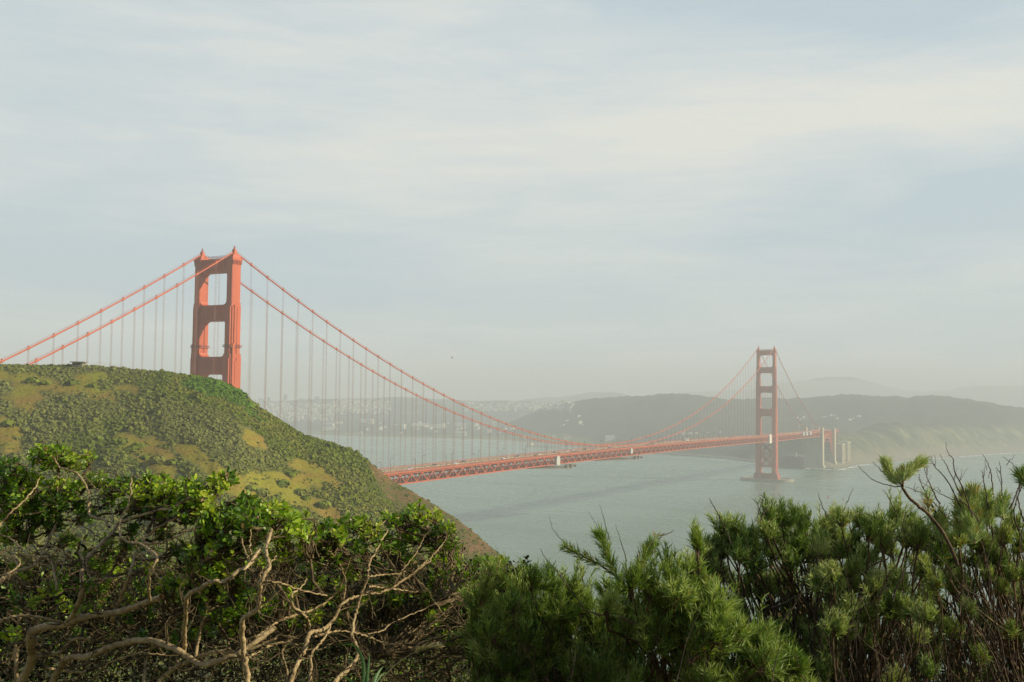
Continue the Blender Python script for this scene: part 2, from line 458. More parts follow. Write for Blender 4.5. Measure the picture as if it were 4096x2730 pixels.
hb = MB(); hb.add(HV, HQ)
hill = props(hb.build('hillside', M['land'], smooth=True), kind='structure')
for nm, arr in (('grass', HG), ('earth', HE)):
    a_ = hill.data.attributes.new(nm, 'FLOAT', 'POINT')
    a_.data.foreach_set('value', arr.astype(np.float32))

# --- the far shore: city hills, wooded park, bluffs
COAST = [(2300,5200),(2330,3000),(2366,1844),(2381,1632),(2430,1363),(2440,1188),(2250,900),(2120,740),(1975,483),(1871,258),(1760,150),(1695,97),(1655,20),(1650,-34),(1690,-46),(1806,-40),(1915,-66),(2155,-133),(2443,-222),(2745,-320),(3300,-520),(4200,-900),(6000,-1700)]
_cx = np.array([c[0] for c in COAST], float); _cy = np.array([c[1] for c in COAST], float)
def coast_dist(x, y):
    """signed distance inland (positive on land)"""
    best = np.full(x.shape, 1e9); sgn = np.ones(x.shape)
    for i in range(len(_cx)-1):
        ax, ay, bx, by = _cx[i], _cy[i], _cx[i+1], _cy[i+1]
        dx, dy = bx-ax, by-ay; l2 = dx*dx+dy*dy
        t = np.clip(((x-ax)*dx+(y-ay)*dy)/l2, 0, 1)
        d = np.hypot(x-ax-t*dx, y-ay-t*dy)
        s = np.sign(-(dx*(y-ay)-dy*(x-ax)))
        s = -s
        up = d < best-1e-6
        best = np.where(up, d, best); sgn = np.where(up, s, sgn)
    return best*sgn
RID = {
 'city': (5200, 900, [(700,1635),(900,1622),(1050,1614),(1150,1610),(1250,1608),(1380,1604),(1500,1601),(1600,1598),(1680,1599),(1800,1608),(1900,1614),(2000,1614),(2100,1614),(2200,1618),(2300,1622),(2500,1640),(3000,1650)]),
 'midhill': (7400, 600, [(2060,1612),(2100,1600),(2180,1592),(2230,1594),(2260,1590),(2282,1587),(2346,1574),(2444,1569),(2490,1578),(2530,1590),(2601,1587),(2700,1600),(2900,1640)]),
 'park': (3650, 520, [(2000,1720),(2100,1668),(2180,1640),(2240,1625),(2320,1613),(2393,1606),(2495,1604),(2560,1597),(2622,1590),(2678,1585),(2792,1588),(2850,1598),(2900,1608),(3030,1607),(3150,1607),(3231,1600),(3289,1591),(3367,1587),(3445,1586),(3525,1591),(3582,1592),(3640,1600),(3678,1594),(3793,1598),(3869,1609),(3965,1627),(4096,1648),(4400,1680),(5000,1700)]),
 'peaks': (10200, 950, [(2500,1620),(2620,1588),(2700,1578),(2850,1572),(3000,1560),(3100,1545),(3172,1534),(3230,1529),(3281,1518),(3328,1515),(3406,1515),(3464,1528),(3544,1552),(3621,1571),(3700,1571),(3774,1566),(3869,1554),(3965,1546),(4096,1548),(4300,1560),(5000,1590)]),
 'bluff': (2950, 260, [(3000,1760),(3200,1745),(3300,1730),(3400,1712),(3500,1697),(3600,1690),(3800,1684),(3950,1686),(4096,1690),(4400,1700),(5000,1720)]),
}
_rid = {}
for k, (Rr, w, pts) in RID.items():
    b_ = np.array([sky_pt(u, v) for u, v in pts]); _rid[k] = (Rr, w, b_[:, 0], CZ + b_[:, 1]*Rr)
def far_parts(th, r):
    zs = {}
    for k, (Rr, w, tb, zb) in _rid.items():
        Z = np.interp(th, tb, zb, left=zb[0]-60, right=zb[-1])
        Re = Rr
        if k == 'bluff': Re = np.interp(th, [0.2, 0.30, 0.36, 0.46, 0.6], [2350, 2420, 2650, 3250, 3900])
        d = (r-Re)/w
        if k == 'bluff':
            Z = CZ + (Z-CZ)/Rr*Re
        prof = np.where(d < 0, np.exp(-d*d*1.0), np.exp(-d*d*0.5))
        zs[k] = Z*prof
    return zs
def far_height(x, y):
    th = np.arctan2(-(-(x-CX)*math.sin(YAW)+(y-CY)*math.cos(YAW)), (x-CX)*math.cos(YAW)+(y-CY)*math.sin(YAW))
    r = np.hypot(x-CX, y-CY)
    zs = far_parts(th, r)
    z = np.maximum.reduce([zs[k] for k in zs])
    z = z + 5
    cd = coast_dist(x, y)
    n = vn.fbm(x*0.004, y*0.004, 5)
    woods = np.exp(-((r-3700)/900)**2)*sstep(-0.02, 0.1, th)
    z = z*(1+0.10*n*sstep(0, 300, cd)) + woods*(vn.fbm(x*0.03, y*0.03, 3)*9+vn.fbm(x*0.09, y*0.09, 2)*5)
    # low shore flats on the left, steeper bluff ramp on the right
    ramp_w = np.interp(y, [-900, -300, -60, 60, 500, 1000, 1500], [170, 170, 130, 160, 220, 420, 500])
    sh = sstep(0, 1, cd/ramp_w)
    gul = vn.fbm(x*0.012+y*0.004, y*0.012, 4)*24*np.exp(-((cd-110)/110)**2)*(y < 150)
    z = (z+gul)*sh + np.clip(cd, -40, 60)*0.05
    return np.where(cd < 0, np.minimum(z, -0.5+cd*0.05), np.maximum(z, 0.25+np.clip(cd, 0, 30)*0.03)), cd, zs, th, r
def far_land():
    th = np.linspace(-0.70, 0.85, 560)
    r = np.concatenate([np.arange(1950, 2950, 14), np.geomspace(2965, 13900, 200)])
    TH, RR = np.meshgrid(th, r, indexing='ij')
    X = CX+RR*np.cos(YAW-TH); Y = CY+RR*np.sin(YAW-TH)
    Z, cd, zs, _, _ = far_height(X, Y)
    n, m_ = TH.shape
    i = np.arange(n-1)[:, None]*m_; j = np.arange(m_-1)
    Q = np.stack([i+j+1, i+m_+j+1, i+m_+j, i+j], -1).reshape(-1, 4)
    V = np.stack([X, Y, Z], -1).reshape(-1, 3)
    keep = (cd.ravel() > -60)
    Q = Q[keep[Q].any(1)]
    used = np.unique(Q); mp = -np.ones(len(V), int); mp[used] = np.arange(len(used))
    cdv = cd.ravel()[used]; thv = TH.ravel()[used]; rv = RR.ravel()[used]; zv = V[used][:, 2]
    surf = 1-sstep(4, 16, cdv)                                       # wet sand and foam line
    sand = (1-sstep(16, 60, cdv))
    city = (1-sstep(-0.02, 0.08, thv+0.03*vn.fbm(thv*30, rv*0.002)))*sstep(3900, 4300, rv)
    lawn = (1-sstep(0.07, 0.12, thv))*sstep(40, 70, cdv)*(1-sstep(90, 170, cdv+60*vn.fbm(thv*60, rv*0.01)))
    bluff = sstep(0.21, 0.26, thv)*(1-sstep(0.8, 1.1, zv/ (CZ+np.interp(thv, [0.2, 0.3, 0.36, 0.46, 0.6], [-68, -66, -60, -72, -80]))))*(1-sstep(180, 420, cdv))
    mb = MB(); mb.add(V[used], mp[Q])
    return mb, dict(surf=surf, sand=sand, city=city, lawn=lawn, bluff=bluff)
def far_mat():
    m = bpy.data.materials.new('far_shore_ground'); m.use_nodes = True
    t = m.node_tree; b = t.nodes['Principled BSDF']; b.inputs['Roughness'].default_value = 0.95; b.inputs['Specular IOR Level'].default_value = 0.1
    geo = N(t, 'ShaderNodeNewGeometry'); p = geo.outputs['Position']
    A = {k: N(t, 'ShaderNodeAttribute', attribute_name=k).outputs['Fac'] for k in ('surf', 'sand', 'city', 'lawn', 'bluff')}
    c = ramp(t, noise(t, p, 0.012, 6, 0.65), [(0.3, (0.022, 0.027, 0.018)), (0.7, (0.055, 0.060, 0.038))])
    city = ramp(t, noise(t, p, 0.02, 6, 0.7), [(0.35, (0.03, 0.032, 0.03)), (0.5, (0.06, 0.06, 0.06)), (0.66, (0.20, 0.19, 0.18))])
    c = mixc(t, A['city'], c, city)
    bl = ramp(t, noise(t, mapping(t, p, rot=(0, 0, 0.5), scale=(1, 0.5, 1)), 0.020, 9, 0.74, 0.8), [(0.34, (0.025, 0.034, 0.016)), (0.48, (0.075, 0.092, 0.036)), (0.58, (0.17, 0.165, 0.07)), (0.70, (0.46, 0.40, 0.26))])
    c = mixc(t, A['bluff'], c, bl)
    c = mixc(t, A['lawn'], c, (0.10, 0.16, 0.055))
    c = mixc(t, A['sand'], c, (0.22, 0.19, 0.13))
    L(t, c, b.inputs['Base Color'])
    bn = N(t, 'ShaderNodeBump'); bn.inputs['Strength'].default_value = 1.0; bn.inputs['Distance'].default_value = 6.0
    L(t, noise(t, p, 0.03, 6, 0.7), bn.inputs['Height']); L(t, bn.outputs[0], b.inputs['Normal'])
    return m
M['far'] = far_mat()
fmb, fatt = far_land()
farl = props(fmb.build('far_shore_hills', M['far'], smooth=True), kind='structure')
for k, a in fatt.items():
    q = farl.data.attributes.new(k, 'FLOAT', 'POINT'); q.data.foreach_set('value', a.astype(np.float32))
# surf: a broken white line where the swell meets the far shore
M['foam'] = mat('surf_foam', (0.8, 0.82, 0.8), 0.7)
sf = MB()
for i in range(10, len(_cx)-3):
    a = np.array([_cx[i], _cy[i]]); b = np.array([_cx[i+1], _cy[i+1]]); ln = np.linalg.norm(b-a); nrm = np.array([(b-a)[1], -(b-a)[0]])/ln
    k = int(ln/12)+1
    for j in range(k):
        if random.random() < 0.25: continue
        p = a+(b-a)*(j/k); q = a+(b-a)*((j+0.95)/k)
        s_ = 1 if float(coast_dist(np.array([p[0]+nrm[0]*10]), np.array([p[1]+nrm[1]*10]))[0]) < 0 else -1
        o1 = nrm*s_*(2+random.random()*3); o2 = nrm*s_*(8+random.random()*12)
        V = [(*(p+o1), 0.12), (*(q+o1), 0.12), (*(q+o2*random.uniform(.6, 1.2)), 0.12), (*(p+o2), 0.12)]
        sf.add(V, [(0, 1, 2, 3)])
props(sf.build('surf_foam', M['foam']), kind='structure')

# ------------------------------------------------------------------ the bridge
HW, TOPZ = 13.7, 225.5
def deck_z(x): 
    q = (x-640)/640
    return 76.2+3.6*(1-q*q) if -1.25 < q < 1.0 else (76.2 - (x-1280)*0.0035 if q >= 1 else 74.2)
def cable_z(x):
    if 0 <= x <= 1280: return 82.7+(TOPZ-82.7)*((x-640)/640)**2
    if x < 0: return TOPZ + 0.457*x + 3.74e-4*x*(x+343)
    s = x-1280
    return TOPZ - 0.437*s + 3.74e-4*s*(s-343)
bridge = thing('suspension_bridge', (0, 0, 0), 'long red orange suspension bridge with two towers crossing the hazy strait', 'bridge')

def leg_mesh(xc, yc, s, z0, down=True):
    mb = MB()
    secs = [(z0, 77, 7.0, 3.9), (77, 122, 6.3, 3.5), (122, 159, 5.5, 3.1), (159, 191, 4.7, 2.75), (191, 220, 3.8, 2.4)]
    for i, (a, b, hx, hy) in enumerate(secs):
        if b <= a: continue
        # cellular plan: a core with stepped fins on every face
        nx, ny = (1.3, 0.75) if i < 4 else (0.6, 0.35)
        poly = [(-hx, -hy+ny), (-hx+nx, -hy+ny), (-hx+nx, -hy), (-0.9, -hy), (-0.9, -hy+0.45), (0.9, -hy+0.45), (0.9, -hy), (hx-nx, -hy), (hx-nx, -hy+ny), (hx, -hy+ny),
                (hx, hy-ny), (hx-nx, hy-ny), (hx-nx, hy), (0.9, hy), (0.9, hy-0.45), (-0.9, hy-0.45), (-0.9, hy), (-hx+nx, hy), (-hx+nx, hy-ny), (-hx, hy-ny)]
        if i == 4: poly = [(-hx, -hy+ny), (-hx+nx, -hy), (hx-nx, -hy), (hx, -hy+ny), (hx, hy-ny), (hx-nx, hy), (-hx+nx, hy), (-hx, hy-ny)]
        mb.prism([(xc+p[0], yc+p[1]) for p in poly], a, b+0.01*i, 'z')
        # chamfered shoulder where the next storey steps in
        if i < 4:
            hx2, hy2 = secs[i+1][2], secs[i+1][3]
            V = [(xc+sx*hx_, yc+sy*hy_, z) for z, hx_, hy_ in ((b, hx-nx*.5, hy-ny*.5), (b+2.6, hx2+.05, hy2+.05)) for sx, sy in ((-1,-1),(1,-1),(1,1),(-1,1))]
            mb.hexa(V)
        # deep vertical recess line on the outer face, dark by its own shade
    # recess fins down the outer (west/east) face
    for (a, b, off) in ((192, 168, 1.0), (168, 110, -0.6), (157, 92, 1.6)):
        hy = 3.6 if b < 150 else 3.15
        o = s*hy
        mb.box((xc+off-3.0, min(yc+o-0.25, yc+o+0.25), b), (xc+off-0.15-1.0, max(yc+o-0.25, yc+o+0.25), a))
    return mb
def arc_corner(cy, cz, ry, rz, q, n=6):
    """points of a quarter curve; q = start quadrant"""
    return [(cy+ry*math.cos(q+math.pi/2*i/n), cz+rz*math.sin(q+math.pi/2*i/n)) for i in range(n+1)]
def strut_mesh(xc, zb, zt, yi, hx, top_fil=True, bot_fil=True, dz=3.6, dy=3.4):
    mb = MB()
    mb.box((xc-hx, -yi, zb), (xc+hx, yi, zt))
    # haunches with rounded soffits, stepped like brackets
    n = 7
    for s in (-1, 1):
        for (on, z0, sg) in ((bot_fil, zb, -1), (top_fil, zt, 1)):
            if not on: continue
            DZ = dz if sg < 0 else dz*0.75
            for j in range(n):
                a0, a1 = j/n, (j+1)/n
                # quarter curve: height of the haunch at distance from the leg
                f = lambda t: DZ*(1-math.sqrt(max(0, 1-(1-t)**2)))
                y0, y1 = s*(yi-dy*a0), s*(yi-dy*a1)
                h0, h1 = f(a0), f(a1)
                za, zb2 = z0-sg*0.05, z0+sg*h0
                V = [(xc-hx+.15, y0, za), (xc+hx-.15, y0, za), (xc+hx-.15, y1, za), (xc-hx+.15, y1, za),
                     (xc-hx+.15, y0, z0+sg*h0), (xc+hx-.15, y0, z0+sg*h0), (xc+hx-.15, y1, z0+sg*h1), (xc-hx+.15, y1, z0+sg*h1)]
                if (s*sg) < 0: V = V[4:]+V[:4]
                mb.hexa(V)
    # vertical fluting and cornices on both faces
    for sx in (-1, 1):
        for k in range(13):
            y = -yi*0.80+k*yi*1.6/12
            mb.box((xc+sx*hx-0.18, y-0.22, zb+1.4), (xc+sx*hx+0.22, y+0.22, zt-1.4))
        mb.box((xc+sx*hx-0.2, -yi, zb+0.05), (xc+sx*hx+0.32, yi, zb+1.1))
        mb.box((xc+sx*hx-0.2, -yi, zt-1.1), (xc+sx*hx+0.32, yi, zt-0.05))
    return mb
def tower(xc, z0, where):
    tw = MB(); tw.box((xc-4.2, -9.2, 66.5), (xc+4.2, 9.2, 68.5))
    t = tw.build('tower', M['orange'], bridge); t['label'] = 'art deco portal tower '+where
    for s in (-1, 1):
        lg = leg_mesh(xc, s*HW, s, z0).build('leg', M['orange'], t)
        cap = MB()
        y = s*HW
        cap.box((xc-4.3, y-2.9, 219.9), (xc+4.3, y+2.9, 221.4))
        V = [(xc+sx*a, y+sy*b, z) for z, a, b in ((221.4, 3.9, 2.6), (223.8, 2.6, 1.9)) for sx, sy in ((-1,-1),(1,-1),(1,1),(-1,1))]
        cap.hexa(V)
        for k in range(6): cap.box((xc-3.6+k*1.35, y-3.05, 217.4), (xc-3.1+k*1.35, y+3.05, 219.9))
        V = [(xc+sx*a, y+sy*a, z) for z, a in ((223.8, 1.3), (227.2, 0.8)) for sx, sy in ((-1,-1),(1,-1),(1,1),(-1,1))]
        cap.hexa(V)
        cap.build('saddle_housing', M['orange'], t)
        fn = MB(); fn.tube([(xc, y, 227), (xc, y, 229.4)], [0.35, 0.2], 6)
        fn.tube([(xc-.6, y, 227.4), (xc-.6, y, 228.8)], .1, 4); fn.tube([(xc+.6, y, 227.4), (xc+.6, y, 228.8)], .1, 4)
        fn.bar((xc-1, y, 228.0), (xc+1, y, 228.0), .14); fn.bar((xc, y-1, 228.0), (xc, y+1, 228.0), .14)
        fn.build('beacon_mast', M['orange_d'], t)
        # service platform ring
        if True:
            pf = MB(); z = 166.0
            for (a, b) in (((-5.1, -3.2), (5.1, -3.2)), ((5.1, -3.2), (5.1, 3.2)), ((5.1, 3.2), (-5.1, 3.2)), ((-5.1, 3.2), (-5.1, -3.2))):
                for dz_ in (0, 0.6, 1.2): pf.bar((xc+a[0], y+a[1], z+dz_), (xc+b[0], y+b[1], z+dz_), .22 if dz_ else .5)
            pf.build('platform_railing', M['orange_d'], t)
    strut_mesh(xc, 212.6, 221.2, 11.4, 3.0, False, True).build('strut', M['orange'], t)
    strut_mesh(xc, 182.2, 192.2, 11.2, 3.4).build('strut', M['orange'], t)
    strut_mesh(xc, 148.8, 159.8, 10.8, 3.8).build('strut', M['orange'], t)
    strut_mesh(xc, 109.2, 121.2, 10.4, 4.2, True, True, 5.0, 3.6).build('strut', M['orange'], t)
    rl = MB()
    for z in (222.4, 223.0): rl.bar((xc-2.6, -9.5, z), (xc-2.6, 9.5, z), .16); rl.bar((xc+2.6, -9.5, z), (xc+2.6, 9.5, z), .16)
    for k in range(10):
        for sx in (-2.6, 2.6): rl.bar((xc+sx, -9.5+k*2.1, 221.1), (xc+sx, -9.5+k*2.1, 223.1), .14)
    rl.build('top_railing', M['orange_d'], t)
    xb = MB()
    for (a, b) in ((66, 46), (46, 26)):
        for s in (-1, 1):
            for sx in (-4, 4):
                xb.bar((xc+sx, s*10, a), (xc+sx, -s*10, b), 2.0, 2.0, (1, 0, 0))
                xb.bar((xc+sx, s*9.9, (a+b)/2+5.2), (xc+sx, s*9.9, (a+b)/2-5.2), 1.4)
        xb.box((xc-5, -2.3, (a+b)/2-2.3), (xc+5, 2.3, (a+b)/2+2.3))
    xb.box((xc-4.6, -10, 44.9), (xc+4.6, 10, 47.1)); xb.box((xc-4.6, -10, 23.2), (xc+4.6, 10, 27))
    xb.build('cross_bracing', M['orange'], t)
    pr = MB()
    for s in (-1, 1):
        V = [(xc+sx*a, s*HW+sy*b, z) for z, a, b in ((3, 9.8, 7.6), (13.5, 8.2, 5.2)) for sx, sy in ((-1,-1),(1,-1),(1,1),(-1,1))]
        pr.hexa(V)
    pr.box((xc-6, -6.2, 3), (xc+6, 6.2, 12.5))
    for sx in (-6.2, 5.6):
        for k in range(-2, 3): pr.box((xc+sx, k*2.3-.5, 3), (xc+sx+.6, k*2.3+.5, 11.8))
    pr.build('pier', M['orange_d'], t)
    return t
t_n = tower(0, 12, 'nearer tower behind the green headland')
t_s = tower(1280, 13, 'farther tower standing in the water, faded by haze')
# pier fender: an oval concrete ring round the southern tower
fd = MB(); n = 48; 
for i in range(n):
    a0, a1 = 2*math.pi*i/n, 2*math.pi*(i+1)/n
    def E_(a, k, z): 
        ca, sa = math.cos(a), math.sin(a); e = 0.8
        return (1280+27*k*math.copysign(abs(ca)**e, ca), 45*k*math.copysign(abs(sa)**e, sa), z)
    fd.hexa([E_(a0, .88, -4), E_(a1, .88, -4), E_(a1, 1, -4), E_(a0, 1, -4), E_(a0, .88, 4.2), E_(a1, .88, 4.2), E_(a1, 1, 4.2), E_(a0, 1, 4.2)][::1])
fd.add([E_(2*math.pi*i/n, .87, 3.0) for i in range(n)]+[(1280, 0, 3.0)], None, [(i, (i+1) % n, n) for i in range(n)])
fd.build('pier_fender', M['conc_d'], t_s)

# cables
for s in (-1, 1):
    xs = np.concatenate([np.arange(-343, 0, 7.62), np.arange(0, 1281, 7.62), np.arange(1287.6, 1624, 7.62)])
    mb = MB(); mb.tube([(x, s*HW, cable_z(x)) for x in xs], 0.46, 8)
    # hand ropes above the cable
    for dy in (-.55, .55): mb.tube([(x, s*HW+dy, cable_z(x)+1.25) for x in xs[::2]], 0.06, 3)
    cb = mb
    for k in list(range(-22, 0))+list(range(1, 84))+list(range(85, 106)):
        x = k*15.24; dz = (cable_z(x+1)-cable_z(x-1))/2
        cb.tube([(x-.9, s*HW, cable_z(x)-dz*.9), (x+.9, s*HW, cable_z(x)+dz*.9)], .64, 8)
        cb.box((x-.35, s*HW-.25, cable_z(x)+.4), (x+.35, s*HW+.25, cable_z(x)+1.5))
    mb.build('main_cable', M['orange'], bridge)
def susp(x, s, mb):
    zt = cable_z(x); zb = deck_z(x)+0.4
    if zt-zb < 0.8: return False
    for dx in (-.32, .32):
        for dy in (-.3, .3):
            mb.bar((x+dx, s*HW+dy, zb), (x+dx, s*HW+dy, zt), .058)
    return True
order = []
for s in (-1, 1):
    for k in list(range(-16, 0))+list(range(1, 84))+list(range(85, 106)):
        x = k*15.24; order.append((np.hypot(x-CX, s*HW-CY)-0.0*k + (300 if k < -9 else 0), x, s))
order.sort()
rest = MB(); cnt = 0
for d, x, s in order:
    if cnt < 99 and x >= -140:
        mb = MB()
        if susp(x, s, mb):
            mb.build('suspender_rope', M['rope'], bridge); cnt += 1
    else: susp(x, s, rest)
props(rest.build('suspender_ropes', M['rope'], bridge), kind='stuff')

# stiffening trusses, deck, railings
X0, X1 = 7.62*4, 1623
panels = np.arange(X0, X1, 7.62)
for s in (-1, 1):
    y = s*HW
    tr = MB()
    for i, x in enumerate(panels):
        x2 = x+7.62; za, zb = deck_z(x), deck_z(x2)
        if abs(x-1280) < 8 or abs(x2-1280) < 8: pass
        tr.bar((x, y, za-1.35), (x2, y, zb-1.35), 0.9, 1.25); tr.bar((x, y, za-9.15), (x2, y, zb-9.15), 0.9, 0.95)
        tr.bar((x, y, za-2), (x, y, za-8.8), 0.42)
        if i % 2 == 0: tr.bar((x, y+.02*s, za-1.8), (x2, y+.02*s, zb-8.9), 0.72)
        else: tr.bar((x, y+.02*s, za-8.9), (x2, y+.02*s, zb-1.8), 0.72)
        if i % 2 == 0: tr.box((x-1.0, y-.25, za-2.9), (x+1.0, y+.25, za-1.5))
        else: tr.box((x-1.0, y-.25, za-9.4), (x+1.0, y+.25, za-8.2))
    tr.build('stiffening_truss', M['orange'], bridge)
    rl = MB()
    for i, x in enumerate(panels):
        x2 = x+7.62; za, zb = deck_z(x), deck_z(x2); yo = s*15.2
        rl.bar((x, yo, za+1.25), (x2, yo, zb+1.25), .16, .14); rl.bar((x, yo, za+.12), (x2, yo, zb+.12), .14, .16)
        for k in range(9):
            f = k/9; rl.bar((x+7.62*f, yo, za+(zb-za)*f+.1), (x+7.62*f, yo, za+(zb-za)*f+1.25), .09 if k else .22)
        # fascia girder under the sidewalk, and kerb rail beside the road
        rl.bar((x, s*15.3, za-.35), (x2, s*15.3, zb-.35), .25, 0.8)
        rl.bar((x, s*10.1, za+.75), (x2, s*10.1, zb+.75), .14, .3); rl.bar((x, s*10.1, za), (x, s*10.1, za+.75), .16)
    rl.build('railing', M['orange'], bridge)
    sw = MB()
    for x in panels:
        x2 = x+7.62; za, zb = deck_z(x), deck_z(x2); a, b = sorted((s*10.2, s*15.15))
        sw.hexa([(x, a, za-.3), (x2, a, zb-.3), (x2, b, zb-.3), (x, b, za-.3), (x, a, za), (x2, a, zb), (x2, b, zb), (x, b, za)])
        sw.bar((x, s*13.9, za-.5), (x, s*15.2, za-.5), .3, .5)
    sw.build('sidewalk', M['walk'], bridge)
rd = MB(); mk = MB(); fb = MB()
for i, x in enumerate(panels):
    x2 = x+7.62; za, zb = deck_z(x)-.22, deck_z(x2)-.22
    rd.hexa([(x, -10.2, za-.5), (x2, -10.2, zb-.5), (x2, 10.2, zb-.5), (x, 10.2, za-.5), (x, -10.2, za), (x2, -10.2, zb), (x2, 10.2, zb), (x, 10.2, za)])
    for yy in (-6.3, -3.15, 3.15, 6.3):
        mk.add([(x+1, yy-.08, za+.01), (x+4.6, yy-.08, za+.01+(zb-za)*.47), (x+4.6, yy+.08, za+.01+(zb-za)*.47), (x+1, yy+.08, za+.01)], [(0, 1, 2, 3)])
    fb.bar((x, -13.4, za-2.1), (x, 13.4, za-2.1), .5, 2.4)
    fb.bar((x, -13.4, za-8.9), (x, 13.4, za-8.9), .5, .6)
    fb.bar((x, -13.2 if i % 2 else 13.2, za-8.9), (x2, 13.2 if i % 2 else -13.2, zb-8.9), .45, .45)
    fb.bar((x, -13.2 if i % 2 == 0 else 13.2, za-8.95), (x2, 13.2 if i % 2 == 0 else -13.2, zb-8.95), .4, .4)
for yy in (-9, -4.5, 0, 4.5, 9):
    fb.tube([(x, yy, deck_z(x)-1.6) for x in panels[::4]], .4, 4)
rdo = rd.build('road_deck', M['asphalt'], bridge)
M['paint'] = mat('lane_paint', (0.6, 0.58, 0.5), 0.7)
mk.build('lane_marking', M['paint'], rdo)
fb.build('floor_beams', M['orange_d'], bridge)
dv = MB()
for k in range(int(X0), 1620, 8): dv.bar((k, 0, deck_z(k)+.15), (k+7, 0, deck_z(k+7)+.15), .3, .7)
dv.build('median_barrier', M['walk'], bridge)

# wrapped work enclosures on the truss
def enclosure(x0, x1, z0, z1, y=-HW-1.2, round_top=True):
    mb = MB(); w = x1-x0; pts = [(x0, z0)]+[(x1, z0)]
    if round_top:
        pts += [((x0+x1)/2+w/2*math.cos(a), z1-w/2+w/2*math.sin(a)) for a in np.linspace(0, math.pi, 9)]
    else: pts += [(x1, z1), (x0, z1)]
    mb.prism([(p[0], p[1]) for p in pts], y-1.4, y+1.6, 'y')
    return mb
enclosure(448.5, 456.0, 69.5, 79).build('work_enclosure', M['white'], bridge)['label'] = 'white wrapped round topped enclosure clipped to the nearer truss'
enclosure(640, 646, 73, 79.3).build('work_enclosure', M['white'], bridge)
enclosure(1239, 1251, 64.5, 79.2, round_top=False).build('work_enclosure', M['bwall'], bridge)
for x in (1473, 1498, 1527):
    mb = MB(); mb.tube([(x-2.6, -15.6, 71.2), (x-2.6, -15.6, 75), (x-1.6, -15.6, 76.8), (x, -15.6, 77.4)], [3.6, 3.6, 2.6, .6], 10)
    mb.build('work_enclosure', M['white'], bridge, smooth=True)
for (xa, xb_, za, zb) in ((398, 470, 69.0, 67.2), (552, 650, 69.2, 67.6)):
    mb = MB()
    mb.hexa([(xa, -14.5, za-.3), (xb_, -22, zb-1.6), (xb_, 12, zb-1.6), (xa, 12, za-.3), (xa, -14.5, za), (xb_, -22, zb-.2), (xb_, 12, zb-.2), (xa, 12, za)])
    for k in range(16):
        x = xa+(xb_-xa)*(0.35+k/16*.7); mb.bar((x, -22, zb-1), (x, -22, zb+2.2), .12); mb.bar((x, -22, zb+1.8), (x+4, -22, zb+1.8), .1)
        mb.bar((x, -19, zb+.2), (x+1, -14, zb+3.4), .15)
    for k in range(7): mb.box((xb_-12+k*3.4, -23+k % 3, zb-.3), (xb_-9.5+k*3.4, -19, zb+1.6+k % 2))
    mb.build('work_platform', M['timber'], bridge)

# southern approach: concrete pylons and arch over the fort
def pylon(xc, w, z0, zt, s_gap=6.5):
    mb = MB()
    for s in (-1, 1):
        yo = s*(s_gap+6.0)
        mb.box((xc-w/2, yo-6.2, z0), (xc+w/2, yo+6.2, 66))
        mb.box((xc-w/2+1, s*16.0-2.6, 66), (xc+w/2-1, s*16.0+2.6, zt))
        mb.box((xc-w/2+.4, s*16.0-3.1, 66), (xc+w/2-.4, s*16.0+3.1, 68))
        mb.box((xc-w/2+.6, s*16.0-2.9, zt-2.2), (xc+w/2-.6, s*16.0+2.9, zt-1.2))
        for k in (-1, 1): mb.box((xc+k*(w/2)-.4, yo-3.5, z0), (xc+k*(w/2)+.5, yo-2.2, 64)); mb.box((xc+k*(w/2)-.4, yo+2.2, z0), (xc+k*(w/2)+.5, yo+3.5, 64))
    mb.box((xc-w/2+1.4, -s_gap, z0), (xc+w/2-1.4, s_gap, 58))
    mb.box((xc-w/2+.2, -12, 58), (xc+w/2-.2, 12, 65.5))
    mb.box((xc-w/2-1.5, -20.5, z0-3), (xc+w/2+1.5, 20.5, z0+2))
    return mb
pylon(1627, 13, 6, 83).build('pylon', M['conc'], bridge)
pylon(1738, 13, 8, 80).build('pylon', M['conc'], bridge)
ar = MB()
for s in (-1, 1):
    y = s*HW; xa, xb_ = 1633, 1732; n = 26
    def az_(t, off): return 20+off+(46-off*.55)*(1-(2*t-1)**2)
    for i in range(n):
        t0, t1 = i/n, (i+1)/n
        xA, xB = xa+(xb_-xa)*t0, xa+(xb_-xa)*t1
        ar.bar((xA, y, az_(t0, 0)), (xB, y, az_(t1, 0)), 1.1, 1.3); ar.bar((xA, y, az_(t0, 6.5)), (xB, y, az_(t1, 6.5)), 1.1, 1.1)
        ar.bar((xA, y, az_(t0, 0)), (xA, y, az_(t0, 6.5)), .6); ar.bar((xA, y, az_(t0, 6.5)), (xB, y, az_(t1, 0)), .5)
        ar.bar((xA, y, az_(t0, 6.5)), (xA, y, 73.5), 1.7, 1.0); ar.bar((xA, y, az_(t0, 3)), (xB, y, az_(t1, 3)), .5, 4.4)
        if i % 2: ar.bar((xA, y, min(az_(t0, 6.5)+.5, 66)), (xB, y, 66), .5)
        ar.bar((xA, -HW, az_(t0, 3)), (xA, HW, az_(t0, 3)), .6)
    ar.bar((xa, y, 66.5), (xb_, y, 66.5), 1.0); ar.bar((xa, y, 74.2), (xb_, y, 74.2), 1.0, 3.0)
    ar.bar((xa, y, 54), (xb_, y, 54), .7)
    ar.bar((xa, y, 70), (xb_, y, 70), .6, 5.0); ar.bar((xa, y, 61), (xb_, y, 61), .7, 1.6)
ar.build('arch', M['orange'], bridge)
ap = MB()
ap.box((1623, -14.2, 72.9), (1800, 14.2, 74.4))
for s in (-1, 1): ap.bar((1623, s*14.4, 75.2), (1800, s*14.4, 75.2), .3, 1.2); ap.bar((1744, s*12, 70.8), (1800, s*12, 70.8), .9, 3.4)
